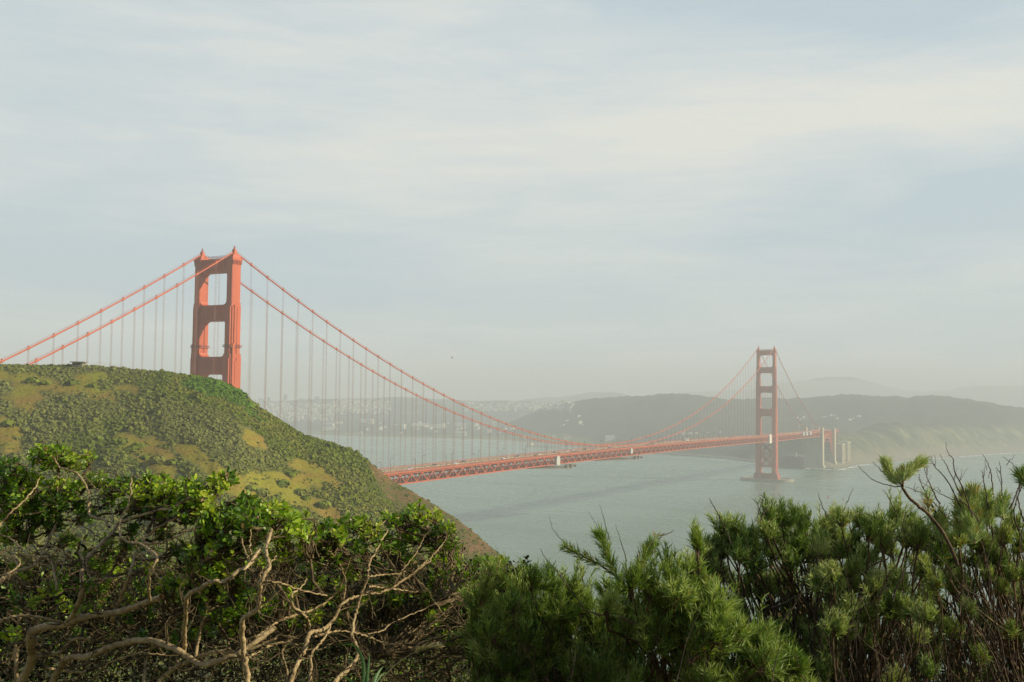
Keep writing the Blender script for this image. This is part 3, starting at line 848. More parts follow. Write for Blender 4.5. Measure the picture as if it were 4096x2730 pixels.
for x in (1770, 1795):
    for s in (-1, 1): ap.bar((x, s*11, 30), (x, s*11, 70), 2.2)
ap.build('approach_viaduct', M['orange_d'], bridge)
gt = MB()                                              # sign gantry over the road near the pylons
for s in (-1, 1): gt.bar((1560, s*12.5, 76), (1560, s*12.5, 90), .7)
gt.bar((1560, -12.5, 90), (1560, 12.5, 90), .8)
gt.build('gantry', M['bwall'], bridge); gt = MB()
for s in (-1, 1): gt.bar((1600, s*12.5, 76), (1600, s*12.5, 86), .5)
gt.bar((1600, -12.5, 86), (1600, 12.5, 86), .6)
gt.build('gantry', M['bwall'], bridge)
ab = MB()
ab.box((1790, -22, 4), (1822, -6, 43)); ab.box((1790, -23, 43), (1822, -5, 45)); ab.box((1836, -24, 6), (1868, -8, 46)); ab.box((1836, -25, 46), (1868, -7, 48))
for k in range(5): ab.box((1793+k*6, -22.6, 6), (1795.5+k*6, -21.6, 42)); ab.box((1838+k*6, -24.6, 7), (1840.5+k*6, -23.6, 45))
ab.box((1822, -16, 4), (1836, 10, 30))
props(ab.build('anchorage_housing', M['conc'], bridge))

# the old brick fort under the arch
fort = thing('brick_fort', (1660, 50, 2), 'dark brick fort on the point behind the bridge approach, shaded by haze', 'fort')
mb = MB()
P0 = [(1640, 22), (1652, 70), (1700, 96), (1750, 80), (1745, 25)]
mb.prism(P0, 1, 21, 'z'); mb.prism([(1646+ (p[0]-1640)*.93, 24+(p[1]-22)*.93) for p in P0], 21, 22.4, 'z')
fw_ = mb.build('wall', M['brick'], fort)
rf = MB(); rf.prism([(1650+(p[0]-1640)*.8, 28+(p[1]-22)*.8) for p in P0], 22.4, 23.2, 'z'); rf.build('roof', M['roof'], fort)
for (a, b, z) in [(P0[0], P0[1], z) for z in (6, 12)]+[(P0[1], P0[2], z) for z in (6, 12)]:
    for k in range(7):
        t = (k+.5)/7; x = a[0]+(b[0]-a[0])*t; y = a[1]+(b[1]-a[1])*t
        w = MB(); w.box((x-.9, y-.9, z), (x+.3, y+.9, z+2)); w.build('gun_port', M['dark'], fort)
lt = MB(); lt.tube([(1650, 40, 22.4), (1650, 40, 29)], [1.2, .8], 8); lt.tube([(1650, 40, 29), (1650, 40, 31)], [1.3, .3], 8)
lt.build('light_turret', M['bwall'], fort)
swl = MB()
for i in range(8, 16): 
    a = (_cx[i], _cy[i]); b = (_cx[i+1], _cy[i+1])
    if i < 13: swl.bar((a[0]+4, a[1], 1.6), (b[0]+4, b[1], 1.6), 3.0, 3.4)
props(swl.build('sea_wall', M['conc_d']), 'long low dark concrete sea wall round the foot of the fort point', 'sea wall')

# ------------------------------------------------------------------ street lamps on the bridge
def lamp_proto():
    t = thing('street_lamp', (0, 0, 0), 'x', 'street lamp', 'street lamps along the bridge deck')
    p = MB(); p.tube([(0, 0, 0), (0, 0, 1.2)], [.32, .28], 8); p.tube([(0, 0, 1.2), (0, 0, 7.6), (0, .25, 8.3), (0, .9, 8.7), (0, 1.7, 8.75)], [.17, .13, .12, .11, .10], 6)
    p.bar((0, 0, 6.9), (0, 1.1, 8.6), .08)
    p.build('post', M['lampm'], t)
    h = MB(); h.hexa([(-.28, 1.5, 8.5), (.28, 1.5, 8.5), (.22, 2.7, 8.5), (-.22, 2.7, 8.5), (-.22, 1.5, 8.85), (.22, 1.5, 8.85), (.15, 2.6, 8.75), (-.15, 2.6, 8.75)])
    h.build('lamp_head', M['lampm'], t)
    return t
lp = lamp_proto(); first = True
ordn = ['first', 'second', 'third', 'fourth', 'fifth', 'sixth', 'seventh', 'eighth', 'ninth', 'tenth', 'eleventh', 'twelfth', 'thirteenth', 'fourteenth', 'fifteenth', 'sixteenth', 'seventeenth', 'eighteenth', 'nineteenth', 'twentieth']
def nth(i):
    return ordn[i] if i < 20 else ('twenty-'+ordn[i-20] if i < 29 else ('thirtieth' if i == 29 else 'thirty-'+ordn[i-30]))
for s in (-1, 1):
    for k in range(24):
        x = 160.5+45.72*k
        if s > 0 and k == 0: continue
        lab = 'slim street lamp on the %s edge of the bridge, %s from the green hill' % ('near' if s < 0 else 'far', nth(k if s < 0 else k-1))
        loc = (x, s*12.0, deck_z(x))
        # arms reach over the roadway
        rz = 0 if s < 0 else math.pi
        if first: lp.location = loc; lp.rotation_euler[2] = rz; lp['label'] = lab; first = False
        else: copy_tree(lp, loc, lab, rz=rz)

# ------------------------------------------------------------------ traffic
carp = {n: mat('car_paint_'+n, c, 0.35) for n, c in dict(white=(.75, .75, .74), silver=(.45, .46, .47), black=(.03, .03, .035), blue=(.06, .09, .16), red=(.35, .04, .03), grey=(.16, .17, .18)).items()}
def car_proto(color, kind):
    t = thing({'car': 'car', 'van': 'van', 'bus': 'bus'}[kind], (0, 0, 0), 'x', kind, 'vehicles on the bridge roadway')
    b = MB(); g = MB()
    if kind == 'car':
        prof = [(-2.25, .35), (-2.3, .85), (-1.6, 1.0), (-1.0, 1.42), (.7, 1.44), (1.35, .98), (2.15, .85), (2.3, .6), (2.25, .35)]
        b.prism(prof, -.9, .9, 'y'); L_, g0 = 2.25, [(-1.45, 1.02), (-.95, 1.36), (.65, 1.38), (1.15, 1.02)]
        g.prism(g0, -.92, .92, 'y'); wx = 1.4; wr = .33
    elif kind == 'van':
        b.prism([(-2.6, .4), (-2.6, 2.2), (1.2, 2.25), (2.0, 1.2), (2.7, 1.05), (2.75, .4)], -1.0, 1.0, 'y'); g.prism([(1.0, 1.3), (1.1, 2.05), (1.35, 2.0), (1.85, 1.3)], -1.02, 1.02, 'y'); wx = 1.8; wr = .36
    else:
        b.prism([(-6, .5), (-6, 3.1), (5.8, 3.15), (6, 2.9), (6.05, .5)], -1.25, 1.25, 'y'); g.prism([(-5.5, 1.6), (-5.5, 2.6), (5.6, 2.6), (5.6, 1.6)], -1.27, 1.27, 'y'); wx = 4; wr = .5
    b.build('body', carp[color], t); g.build('windows', M['glass'], t)
    for sx in (-1, 1):
        for sy in (-.8, .8):
            w = MB(); w.tube([(sx*wx, sy-.12, wr), (sx*wx, sy+.12, wr)], wr, 10); w.build('wheel', M['dark'], t)
    return t
CARS = [(207,-5.5,'white','car'),(224,4.6,'silver','car'),(259,4.9,'black','car'),(279,-4.7,'white','car'),(291,4.8,'silver','car'),(311,8.0,'blue','car'),(336,-8.0,'silver','car'),(367,-1.6,'white','car'),(386,4.6,'silver','car'),(412,8,'grey','car'),(424,-5.0,'black','car'),(446,1.6,'white','car'),(470,-8,'red','car'),(492,8,'grey','car'),(514,4.7,'white','car'),(536,8.0,'white','car'),(556,-4.7,'silver','car'),(566,7.8,'black','car'),(583,4.8,'grey','car'),(612,-1.6,'blue','car'),(640,8.1,'silver','car'),(676,4.9,'white','car'),(720,-4.7,'black','car'),(770,8,'grey','car'),(830,4.7,'silver','car'),(898,8.0,'white','bus'),(934,4.7,'white','car'),(957,-1.6,'silver','car'),(990,4.8,'white','car'),(1022,8,'white','car'),(1040,-4.7,'white','car'),(1064,4.7,'silver','car'),(1105,8,'red','car'),(1150,-4.7,'white','car'),(1210,4.7,'grey','car')]
protos = {}
for i, (x, y, c, k) in enumerate(CARS):
    lab = '%s %s on the bridge roadway, %s vehicle from the green hill' % (c, k, nth(i))
    loc = (x, y, deck_z(x)-.21); rz = 0 if y < 0 else math.pi
    if (c, k) not in protos:
        t = protos[(c, k)] = car_proto(c, k); t.location = loc; t.rotation_euler[2] = rz; t['label'] = lab
    else: copy_tree(protos[(c, k)], loc, lab, rz=rz)

# ------------------------------------------------------------------ the city and the park across the water
def hit_far(us, vs):
    us = np.asarray(us, float); vs = np.asarray(vs, float)
    D = _f[None] + RT[None]*((us-2048)/FPX)[:, None] - UP[None]*((vs-1365)/FPX)[:, None]
    D /= np.hypot(D[:, 0], D[:, 1])[:, None]
    res = np.full(len(us), np.nan); 
    for r in np.arange(2100, 7600, 20.0):
        P = CAM + D*r
        z = far_height(P[:, 0], P[:, 1])[0]
        h = np.isnan(res) & (P[:, 2] < z+0.5) & (z > 1.2)
        res[h] = r
    ok = ~np.isnan(res)
    P = CAM + D*np.where(ok, res, 0)[:, None]
    return P, ok
def house_mesh(w, d, h, gable):
    mb = MB()
    mb.box((-w/2, -d/2, -5), (w/2, d/2, h))
    if gable:
        mb.hexa([(-w/2-.4, -d/2-.4, h), (w/2+.4, -d/2-.4, h), (w/2+.4, d/2+.4, h), (-w/2-.4, d/2+.4, h), (-w/2-.4, -.1, h+d*.3), (w/2+.4, -.1, h+d*.3), (w/2+.4, .1, h+d*.3), (-w/2-.4, .1, h+d*.3)])
    else:
        mb.box((-w/2+.4, -d/2+.4, h), (w/2-.4, d/2-.4, h+1)); mb.box((-w/4, -1.5, h+1), (w/4-1, 1.5, h+3))
    return mb
HM = []
for i in range(12):
    w = rng.uniform(9, 24); d = rng.uniform(9, 14); h = rng.uniform(7, 13)
    HM.append((w, d, h, i % 2 == 0))
zones = [  # n, u range, v range, tilt, label, group
 (120, 1030, 1330, 1618, 1690, 'small pale house packed on the far hazy city hillside at left', 'houses on the far city hill'),
 (75, 1330, 1560, 1606, 1660, 'small pale house on the far hazy ridge behind the main cables', 'houses on the far ridge'),
 (60, 1850, 2290, 1614, 1650, 'small pale house on the misty skyline above mid span', 'houses on the misty skyline'),
 (50, 1290, 2060, 1692, 1738, 'low white building along the far waterfront flats', 'buildings on the far waterfront'),
]
pts = []
for zi, (n, u0, u1, v0, v1, lab, grp) in enumerate(zones):
    for k in range(n*9):
        u = rng.uniform(u0, u1); v = v0+(v1-v0)*rng.beta(1.2, 1.5)
        if zi == 3 and vn(u*0.02, v*0.05) < 0.45: continue
        pts.append((u, v, zi, k < n))
extra = [(2244,1706),(2256,1705),(2330,1703),(2322,1700),(2318,1668),(2270,1690)]
pres = [(2730,1738),(2740,1738),(2751,1739),(2762,1739),(2773,1740),(2785,1740),(2832,1736),(2880,1732)]
pk = [(3176,1676),(3188,1675),(3201,1679),(3215,1677),(3233,1680),(3290,1672),(3302,1670),(3325,1669),(3340,1668),(3348,1676),(3362,1668),(3400,1684),(3414,1680),(3428,1672),(3436,1676)]
for u, v in extra+pres+pk: pts.append((u, v, 4, True))
P_, ok_ = hit_far([p[0] for p in pts], [p[1] for p in pts])
wm = [M['bwall'], M['bwall'], M['bwall2'], M['bwall3']]
hproto = {}
mass = MB(); cnts = [0]*5
for i, (u, v, zi, ind) in enumerate(pts):
    if not ok_[i]: continue
    x, y = P_[i][0], P_[i][1]; z = float(far_height(np.array([x]), np.array([y]))[0][0])
    dd = math.hypot(x-CX, y-CY)
    hi = int(rng.integers(12)); rz = rng.normal(0.6, 0.35)+math.pi/2*int(rng.integers(2))
    sc_ = rng.uniform(.38, .85) if zi != 4 else rng.uniform(.35, .6)
    lim = [75, 45, 40, 50, 40][zi]
    if cnts[zi] < lim and (ind or zi < 4):
        cnts[zi] += 1
        wmi = int(rng.integers(4)) if zi < 3 else int(rng.integers(2))
        if (hi, wmi) not in hproto:
            hm_ = house_mesh(*HM[hi]); o = hm_.build('house', wm[wmi], None); 
            me = o.data; bpy.data.objects.remove(o)
            off = float(np.concatenate(hm_.v)[:, 2].min())
            hproto[(hi, wmi)] = (me, off)
        me, off = hproto[(hi, wmi)]
        o = bpy.data.objects.new('house', me); col.objects.link(o); o.location = (x, y, z+off); o.rotation_euler[2] = rz
        o.scale = (sc_,)*3
        lab, grp = (zones[zi][5], zones[zi][6]) if zi < 4 else (('pale barracks house in a row below the wooded park, beside the distant tower' if u < 3000 else 'pale house among dark trees above the bridge pylons'), ('row houses below the park' if u < 3000 else 'houses above the pylons'))
        props(o, lab, 'house', grp)
    elif zi < 3:
        mb = house_mesh(*HM[hi]); V = np.concatenate(mb.v)*rng.uniform(.35, .9)
        c, s = math.cos(rz), math.sin(rz)
        V = np.stack([V[:, 0]*c-V[:, 1]*s+x, V[:, 0]*s+V[:, 1]*c+y, V[:, 2]+z], -1)
        mass.add(V, np.concatenate(mb.q))
M['city'] = mat('distant_city_stucco', (0.42, 0.40, 0.36), 0.85, island=0.9, var=0.72, vscale=0.01, color2=(0.62, 0.60, 0.53))
props(mass.build('distant_city', M['city']), 'dense mass of tiny pale houses covering the far hills', 'city', kind='stuff')
# larger buildings near the far waterfront: (u, v base, length m, height m, depth, red roof)
BIG = [(1837,1744,46,11,16,0,'long cream warehouse alone on the grass by the far shore'),(1312,1709,44,12,22,0,'long cream hall at the left end of the waterfront'),(1352,1696,34,9,18,1,'tan roofed hall behind the long cream hall'),
       (1312,1722,46,6,14,0,'low white shed strip nearest the left shore'),(1680,1706,62,8,16,0,'very long pale barracks block left of centre'),(1742,1712,40,10,16,0,'pale stepped barracks block beside the very long one'),
       (1839,1706,44,9,16,0,'pale barracks block above the lone cream warehouse'),(1960,1699,30,9,14,1,'buff building where the two main cables close in'),(2098,1752,8,5,8,0,'small cream hut on the shore lawn'),
       (2270,1758,22,8,12,1,'pale red roofed station on the shore near mid span'),(2215,1754,10,6,8,0,'cream cottage just left of mid span'),(1450,1690,22,10,16,0,'pale hall beside the domed rotunda'),(2440,1762,26,10,14,0,'pale gabled hall behind the cable low point')]
Pb, okb = hit_far([b[0] for b in BIG], [b[1] for b in BIG])
for i, (u, v, w, h, d, red, lab) in enumerate(BIG):
    if not okb[i]: continue
    x, y = Pb[i][:2]; z = float(far_height(np.array([x]), np.array([y]))[0][0])
    t = thing('long_building' if w > 12 else 'hut', (x, y, z), lab, 'building')
    t.rotation_euler[2] = YAW+math.pi/2+rng.normal(0, .12)
    WORLD[t.name] = np.zeros(3)
    a = MB(); a.box((-w/2, -d/2, -6), (w/2, d/2, h)); a.build('wall', M['bwall'], t)
    a = MB(); a.hexa([(-w/2-.5, -d/2-.5, h), (w/2+.5, -d/2-.5, h), (w/2+.5, d/2+.5, h), (-w/2-.5, d/2+.5, h), (-w/2+1, -.2, h+3.6), (w/2-1, -.2, h+3.6), (w/2-1, .2, h+3.6), (-w/2+1, .2, h+3.6)])
    a.build('roof', M['roof_r'] if red else M['bwall3'], t)
    a = MB(); nw = max(2, int(w/6))
    for k in range(nw):
        x0 = -w/2+w*(k+.5)/nw
        for sy in (-1, 1): a.box((x0-1, sy*d/2-.15, h*.35), (x0+1, sy*d/2+.15, h*.7))
    a.build('window_band', M['glass'], t)
def simple_at(u, v, rmin=None):
    P, ok = hit_far([u], [v]); x, y = P[0][:2]
    return x, y, float(far_height(np.array([x]), np.array([y]))[0][0])
x, y, z = simple_at(1485, 1699)
ro = thing('domed_rotunda', (x, y, z), 'pale round rotunda with a dome above the left waterfront', 'building'); WORLD[ro.name] = np.zeros(3)
a = MB(); a.tube([(0, 0, -5), (0, 0, 14)], 10, 12); a.build('drum', M['bwall2'], ro)
a = MB(); a.tube([(0, 0, 14), (0, 0, 17), (0, 0, 20), (0, 0, 22)], [10.5, 9.5, 6, 1], 12); a.build('dome', M['bwall2'], ro, smooth=True)
x, y, z = simple_at(1442, 1740)
bc = thing('boathouse', (x, y, z), 'bright white round fronted boathouse on the far shore at left', 'building'); WORLD[bc.name] = np.zeros(3); bc.rotation_euler[2] = YAW+math.pi/2
a = MB(); a.prism([(-6, -3)]+[(6, -3), (6, 6)]+[(6*math.cos(q), 6+5*math.sin(q)) for q in np.linspace(0.3, math.pi-.3, 6)]+[(-6, 6)], -6, 6, 'y'); a.build('wall', M['white'], bc)
a = MB(); a.box((-.9, -6.3, 0), (.9, 6.3, 9)); a.build('door', M['bwall3'], bc)
x, y, z = simple_at(1616, 1716)
a = MB(); a.box((x-5, y-5, z-4), (x+5, y+5, z+9)); a.hexa([(x-4, y-4, z+9), (x+4, y-4, z+9), (x+4, y+4, z+9), (x-4, y+4, z+9), (x-.5, y-.5, z+20), (x+.5, y-.5, z+20), (x+.5, y+.5, z+20), (x-.5, y+.5, z+20)])
props(a.build('church', M['bwall']), 'small white church with a pointed steeple on the far waterfront', 'church')
# high rises on the city crest: (u, top v, width m, height m, tone)
HI = [(1140,1598,24,46,'tan','broad tan high rise, brightest on the left skyline'),(1143,1579,17,60,'bwall3','grey high rise behind the bright tan tower'),(1040,1594,16,40,'bwall','slim white tower at the left end of the skyline'),(1052,1598,14,36,'bwall2','second pale tower from the left end of the skyline'),
      (1075,1590,18,44,'bwall3','grey slab tower right of the leftmost pale pair'),(1086,1604,18,34,'bwall','white block low beside the grey slab tower'),(1111,1606,16,30,'bwall2','short buff block left of the tan high rise'),(1206,1596,30,38,'bwall3','wide grey slab in the gap between suspender ropes'),
      (1237,1594,12,40,'bwall3','thin grey tower right of the wide grey slab'),(1268,1588,32,44,'bwall3','broad dark high rise right of the skyline group'),(1020,1600,16,36,'bwall','pale tower nearest the crest of the green hill'),(1985,1603,26,22,'bwall3','lone dark block on the skyline above the main cables'),
      (1180,1604,14,30,'bwall2','short buff tower just right of the tan high rise'),(1330,1604,16,20,'bwall3','small grey tower on the ridge past the skyline group'),(2535,1584,14,26,'bwall2','faint twin tower church on the misty hill right of mid span')]
M['tan'] = mat('tan_render', (0.80, 0.70, 0.45), 0.8, var=0.08)
for u, v, w, h, tone, lab in HI:
    r_ = ray(u, v); hx = math.hypot(r_[0], r_[1]); R_ = 5150 if u != 2535 else 5900
    x, y = CX+r_[0]/hx*R_, CY+r_[1]/hx*R_; zt = CZ+r_[2]/hx*R_
    t = thing('high_rise', (x, y, zt-h), lab, 'high rise', 'high rises on the city skyline'); WORLD[t.name] = np.zeros(3); t.rotation_euler[2] = rng.uniform(.3, .8)
    a = MB(); a.box((-w/2, -w/2.6, -25), (w/2, w/2.6, h-2)); a.build('wall', M[tone], t)
    a = MB(); a.box((-w/4, -w/5, h-2), (w/4, w/5, h+1.5)); a.build('roof_housing', M['bwall3'], t)
    a = MB()
    for k in range(int(h/4)): a.box((-w/2-.12, -w/2.6-.12, 3+k*4), (w/2+.12, w/2.6+.12, 4.6+k*4))
    a.build('window_band', M['glass'] if tone != 'tan' else M['bwall2'], t)
# pier off the shore lawn
pa, pb = on_z(2105, 1783, 2), on_z(2240, 1790, 2)
pr_ = thing('pier', (pa[0], pa[1], 0), 'long low timber pier with a shed off the far shore left of mid span', 'pier')
a = MB(); a.bar((pa[0], pa[1], 3.2), (pb[0], pb[1], 3.2), 7, 1.0)
for k in range(18):
    q = pa+(pb-pa)*k/17; a.bar((q[0], q[1], -2), (q[0], q[1], 3), .9)
a.build('deck', M['timber'], pr_)
q = pa+(pb-pa)*.12; a = MB(); a.box((q[0]-8, q[1]-7, 3.5), (q[0]+8, q[1]+7, 9)); a.build('shed', M['bwall2'], pr_)
for (u, v, nm) in ((3313, 1993, 'left'), (3374, 2001, 'right')):
    q = on_z(u, v, 0); t = thing('channel_buoy', (q[0], q[1], 0), 'faint red channel buoy on the water, %s of the pair beyond the shrubs' % nm, 'buoy', 'red buoys on the strait')
    a = MB(); a.tube([(q[0], q[1], -.5), (q[0], q[1], .8)], 1.3, 10); a.build('float', M['rust'], t)
    a = MB(); a.tube([(q[0], q[1], .8), (q[0], q[1], 3.6), (q[0], q[1], 4.2)], [.8, .35, .1], 6); a.build('tower', M['rust'], t)
# gull
gp = at(1810, 1433, 205)
def gull():
    mb = MB(); n = 7
    mb.tube([gp+RT*(-.22), gp+RT*(-.1), gp+RT*.08, gp+RT*.22], [.02, .07, .06, .015], 8)
    for s in (-1, 1):
        side = _f*s*.5+UP*.28*(1 if s > 0 else 1)+RT*(-.25)
        A = gp; B = gp+side*.7+UP*.08; C_ = gp+side*1.25-UP*.02
        for p, q, w0, w1 in ((A, B, .11, .09), (B, C_, .09, .02)):
            mb.hexa([p-RT*w0-UP*.01, p+RT*w0-UP*.01, q+RT*w1-UP*.01, q-RT*w1-UP*.01, p-RT*w0+UP*.01, p+RT*w0+UP*.01, q+RT*w1+UP*.01, q-RT*w1+UP*.01])
    return mb
props(gull().build('gull', M['bwall']), 'small grey gull gliding in the hazy sky right of the main cables', 'bird')

# ------------------------------------------------------------------ scrub on the headland
def lp_quads(rng_, n, flat=0.75, size=.42):
    """a shrub crown as leaf clumps spread over and inside a lumpy dome, unit radius"""
    V = []
    for i in range(n):
        a = rng_.uniform(0, 2*math.pi); h = rng_.uniform(-0.1, 1)
        rr_ = math.sqrt(max(0.02, 1-h*h))*rng_.uniform(.72, 1.12)
        c = np.array([rr_*math.cos(a), rr_*math.sin(a), (h*flat)*rng_.uniform(.8, 1.15)])
        nrm = c/np.linalg.norm(c)+rng_.normal(0, .27, 3); nrm /= np.linalg.norm(nrm)
        t1 = np.cross(nrm, [0.3, .2, 1.]); t1 /= np.linalg.norm(t1); t2 = np.cross(nrm, t1)
        s = size*rng_.uniform(.6, 1.25)
        V += [c-t1*s-t2*s*.7, c+t1*s*.8-t2*s, c+t1*s+t2*s*.6, c-t1*s*.7+t2*s]
    return np.array(V)
prng = np.random.default_rng(11)
NQ = 24
PR = np.array([lp_quads(prng, NQ) for _ in range(9)])
def far_bushes(P, S, var, mb):
    m_ = len(P); k = prng.integers(len(PR), size=m_); a = prng.uniform(0, 2*math.pi, m_)
    V = PR[k]                                   # m, nv, 3
    c, s = np.cos(a)[:, None], np.sin(a)[:, None]
    X = V[..., 0]*c-V[..., 1]*s; Y = V[..., 0]*s+V[..., 1]*c
    W = np.stack([X, Y, V[..., 2]], -1)*S[:, None, None]*np.stack([np.ones(m_), np.ones(m_), prng.uniform(.7, 1.25, m_)], -1)[:, None, :] + P[:, None, :]
    nv = V.shape[1]; Q = (np.arange(m_*nv//4*4).reshape(-1, 4))
    mb.add(W.reshape(-1, 3), Q, None, np.repeat(var, nv))
def scrub_mat():
    m = bpy.data.materials.new('scrub_leaves'); m.use_nodes = True
    t = m.node_tree; b = t.nodes['Principled BSDF']; b.inputs['Roughness'].default_value = 0.85; b.inputs['Specular IOR Level'].default_value = 0.2
    geo = N(t, 'ShaderNodeNewGeometry'); at_ = N(t, 'ShaderNodeAttribute', attribute_name='var')
    base = ramp(t, at_.outputs['Fac'], [(0.0, (0.195, 0.205, 0.058)), (0.3, (0.180, 0.200, 0.036)), (0.5, (0.135, 0.180, 0.018)), (0.65, (0.155, 0.190, 0.016)), (0.85, (0.215, 0.210, 0.040)), (1.0, (0.10, 0.20, 0.010))])
    v = ramp(t, geo.outputs['Random Per Island'], [(0.0, (0.75, 0.75, 0.75)), (0.5, (0.95, 0.95, 0.95)), (1.0, (1.15, 1.15, 1.08))])
    L(t, mixc(t, 1.0, base, v, 'MULTIPLY'), b.inputs['Base Color'])
    return m
M['scrub'] = scrub_mat()
n_try = 98000
th = prng.uniform(-0.52, 0.34, n_try); Rc_, _z = crest(th)
r_ = np.sqrt(prng.uniform(0, 1, n_try)*((Rc_+9)**2-236**2)+236**2)
X = CX+r_*np.cos(YAW-th); Y = CY+r_*np.sin(YAW-th); Z = headland(th, r_)
P = np.stack([X, Y, Z], -1); g, e = masks(P)
tex = vn.fbm(X*0.06, Y*0.06, 3)
g = np.clip(g+.9*vn.fbm(X*.16, Y*.16, 3)*(g > .02)+.25*vn.fbm(X*.05+9, Y*.05, 3), 0, 1)
keep = (prng.random(n_try) > np.maximum(g*0.96, e*0.80)) 
near_g = (g > .15)
sp = np.clip(vn.fbm(X*0.025+7, Y*0.025, 3)*1.1+0.5+prng.normal(0, .06, n_try), 0, 1)
S = prng.uniform(.30, .80, n_try)*(1+0.6*tex)*np.where(prng.random(n_try) < .04, 1.7, 1)*np.where(near_g, .6, 1.0)*np.where(e > .3, .6, 1)
P = P[keep]; S = S[keep]; sp = sp[keep]
P[:, 2] -= .15
sm = MB(); far_bushes(P, S, sp, sm)
props(sm.build('hillside_scrub', M['scrub']), 'dense low grey green coastal scrub covering the headland slope', 'scrub', kind='stuff')
LONE = [(552,1794),(522,1804),(581,1837),(630,1842),(690,1853),(293,1537),(181,1537),(259,1605),(132,1529),(370,1546),(34,1703),(1198,1978),(1224,1999),(1130,1940),(999,1961),(1045,1975),(1160,1905),(425,1553),(1290,2030)]
bush_me = []
for i in range(4):
    mb = MB(); far_bushes(np.zeros((1, 3)), np.array([1.0]), np.array([[.6, .5, .65, .3][i]]), mb)
    Vb = lp_quads(prng, 60, .8, .26); mb.add(Vb, np.arange(len(Vb)).reshape(-1, 4), None, [.55, .5, .6, .3][i])
    o = mb.build('bush', M['scrub']); me = o.data; me.transform(Matrix.Translation(o.location)); bush_me.append(me); bpy.data.objects.remove(o)
for i, (u, v) in enumerate(LONE):
    d_ = ray(u, v); d_ = d_/math.hypot(d_[0], d_[1]); rr_ = np.arange(215, 440, 1.0)
    thh = bearing(u, v); zz = headland(np.full(len(rr_), thh), rr_); rz_ = CZ+d_[2]*rr_
    hit = np.where(rz_ < zz)[0]
    if not len(hit): continue
    rr0 = rr_[hit[0]]; o = bpy.data.objects.new('bush', bush_me[i % 4]); col.objects.link(o)
    o.location = (CX+d_[0]*rr0, CY+d_[1]*rr0, zz[hit[0]]-.1); o.rotation_euler[2] = i*1.7; s_ = [2.0, 1.7, 1.3, 2.0, 1.5][i % 5]; o.scale = (s_*1.15, s_*1.15, s_*.9)
    where = 'upper left' if v < 1650 else ('middle' if u < 800 else 'lower right')
    props(o, 'dark green bush standing alone in the %s bare grass patch on the hill' % where, 'bush', 'bushes in the %s grass patch' % where)

# lookout bunker on the crest
rb = ray(316, 1452); hb_ = math.hypot(rb[0], rb[1]); Rb = 424.0
bx, by = CX+rb[0]/hb_*Rb, CY+rb[1]/hb_*Rb; bz = float(headland(np.array([bearing(316, 1452)]), np.array([Rb-1]))[0])
bk = thing('lookout_bunker', (bx, by, bz), 'small flat roofed concrete lookout bunker on top of the green hill', 'bunker'); WORLD[bk.name] = np.zeros(3); bk.rotation_euler[2] = YAW
a = MB(); a.box((-1.6, -1.9, -1.5), (1.6, 1.9, 1.75)); a.build('wall', M['bunker'], bk)
a = MB(); a.box((-2.1, -2.6, 1.75), (2.1, 2.6, 2.1)); a.build('roof', M['bunker'], bk)
a = MB(); a.box((-1.7, -1.2, 1.0), (-1.5, 1.2, 1.4)); a.build('window_slot', M['dark'], bk)
fe = MB(); fp = []
for k in range(9):
    u = 352+k*17; r0 = ray(u, 1458+k*.8); h0 = math.hypot(r0[0], r0[1]); x, y = CX+r0[0]/h0*423, CY+r0[1]/h0*423
    z = float(headland(np.array([bearing(u, 1458)]), np.array([421.0]))[0]); fp.append((x, y, z)); fe.bar((x, y, z-.3), (x, y, z+1.9), .07)
for k in range(8):
    fe.bar((fp[k][0], fp[k][1], fp[k][2]+1.85), (fp[k+1][0], fp[k+1][1], fp[k+1][2]+1.85), .06)
    fe.bar((fp[k][0], fp[k][1], fp[k][2]+1.2), (fp[k+1][0], fp[k+1][1], fp[k+1][2]+1.2), .05)
props(fe.build('fence', M['conc']), 'thin pale rail fence right of the bunker on the hill crest', 'fence')

# ------------------------------------------------------------------ foreground shrubs
frng = np.random.default_rng(21)
def atv(uv, d):
    uv = np.asarray(uv, float); d = np.asarray(d, float)
    D = _f + RT*((uv[..., 0]-2048)/FPX)[..., None] - UP*((uv[..., 1]-1365)/FPX)[..., None]
    return CAM + D*d[..., None]
def depth_at(u, v):
    return 2.62+0.22*np.sin(u/260.0+1.0)+0.12*np.sin(v/140.0+u/500.0)-.38*sstep(1860, 2040, u)
def catmull(P, n):
    P = np.asarray(P, float); Q = np.vstack([2*P[0]-P[1], P, 2*P[-1]-P[-2]])
    m_ = len(P)-1; t = np.linspace(0, m_-1e-6, n); i = t.astype(int); f = (t-i)[:, None]
    a, b, c, d = Q[i], Q[i+1], Q[i+2], Q[i+3]
    return 0.5*((2*b)+(-a+c)*f+(2*a-5*b+4*c-d)*f**2+(-a+3*b-3*c+d)*f**3)
def bark_mat(name, lo, mid, hi):
    m = bpy.data.materials.new(name); m.use_nodes = True
    t = m.node_tree; b = t.nodes['Principled BSDF']; b.inputs['Roughness'].default_value = 0.8; b.inputs['Specular IOR Level'].default_value = 0.25
    geo = N(t, 'ShaderNodeNewGeometry'); p = geo.outputs['Position']
    n1 = noise(t, p, 26, 6, 0.68, 0.6); n2 = noise(t, p, 150, 5, 0.65)
    f = math_n(t, 'ADD', math_n(t, 'MULTIPLY', n1, 0.6), math_n(t, 'MULTIPLY', n2, 0.4))
    L(t, ramp(t, f, [(0.34, lo), (0.5, mid), (0.66, hi)]), b.inputs['Base Color'])
    bn = N(t, 'ShaderNodeBump'); bn.inputs['Strength'].default_value = 1.0; bn.inputs['Distance'].default_value = 0.004
    L(t, f, bn.inputs['Height']); L(t, bn.outputs[0], b.inputs['Normal'])
    return m
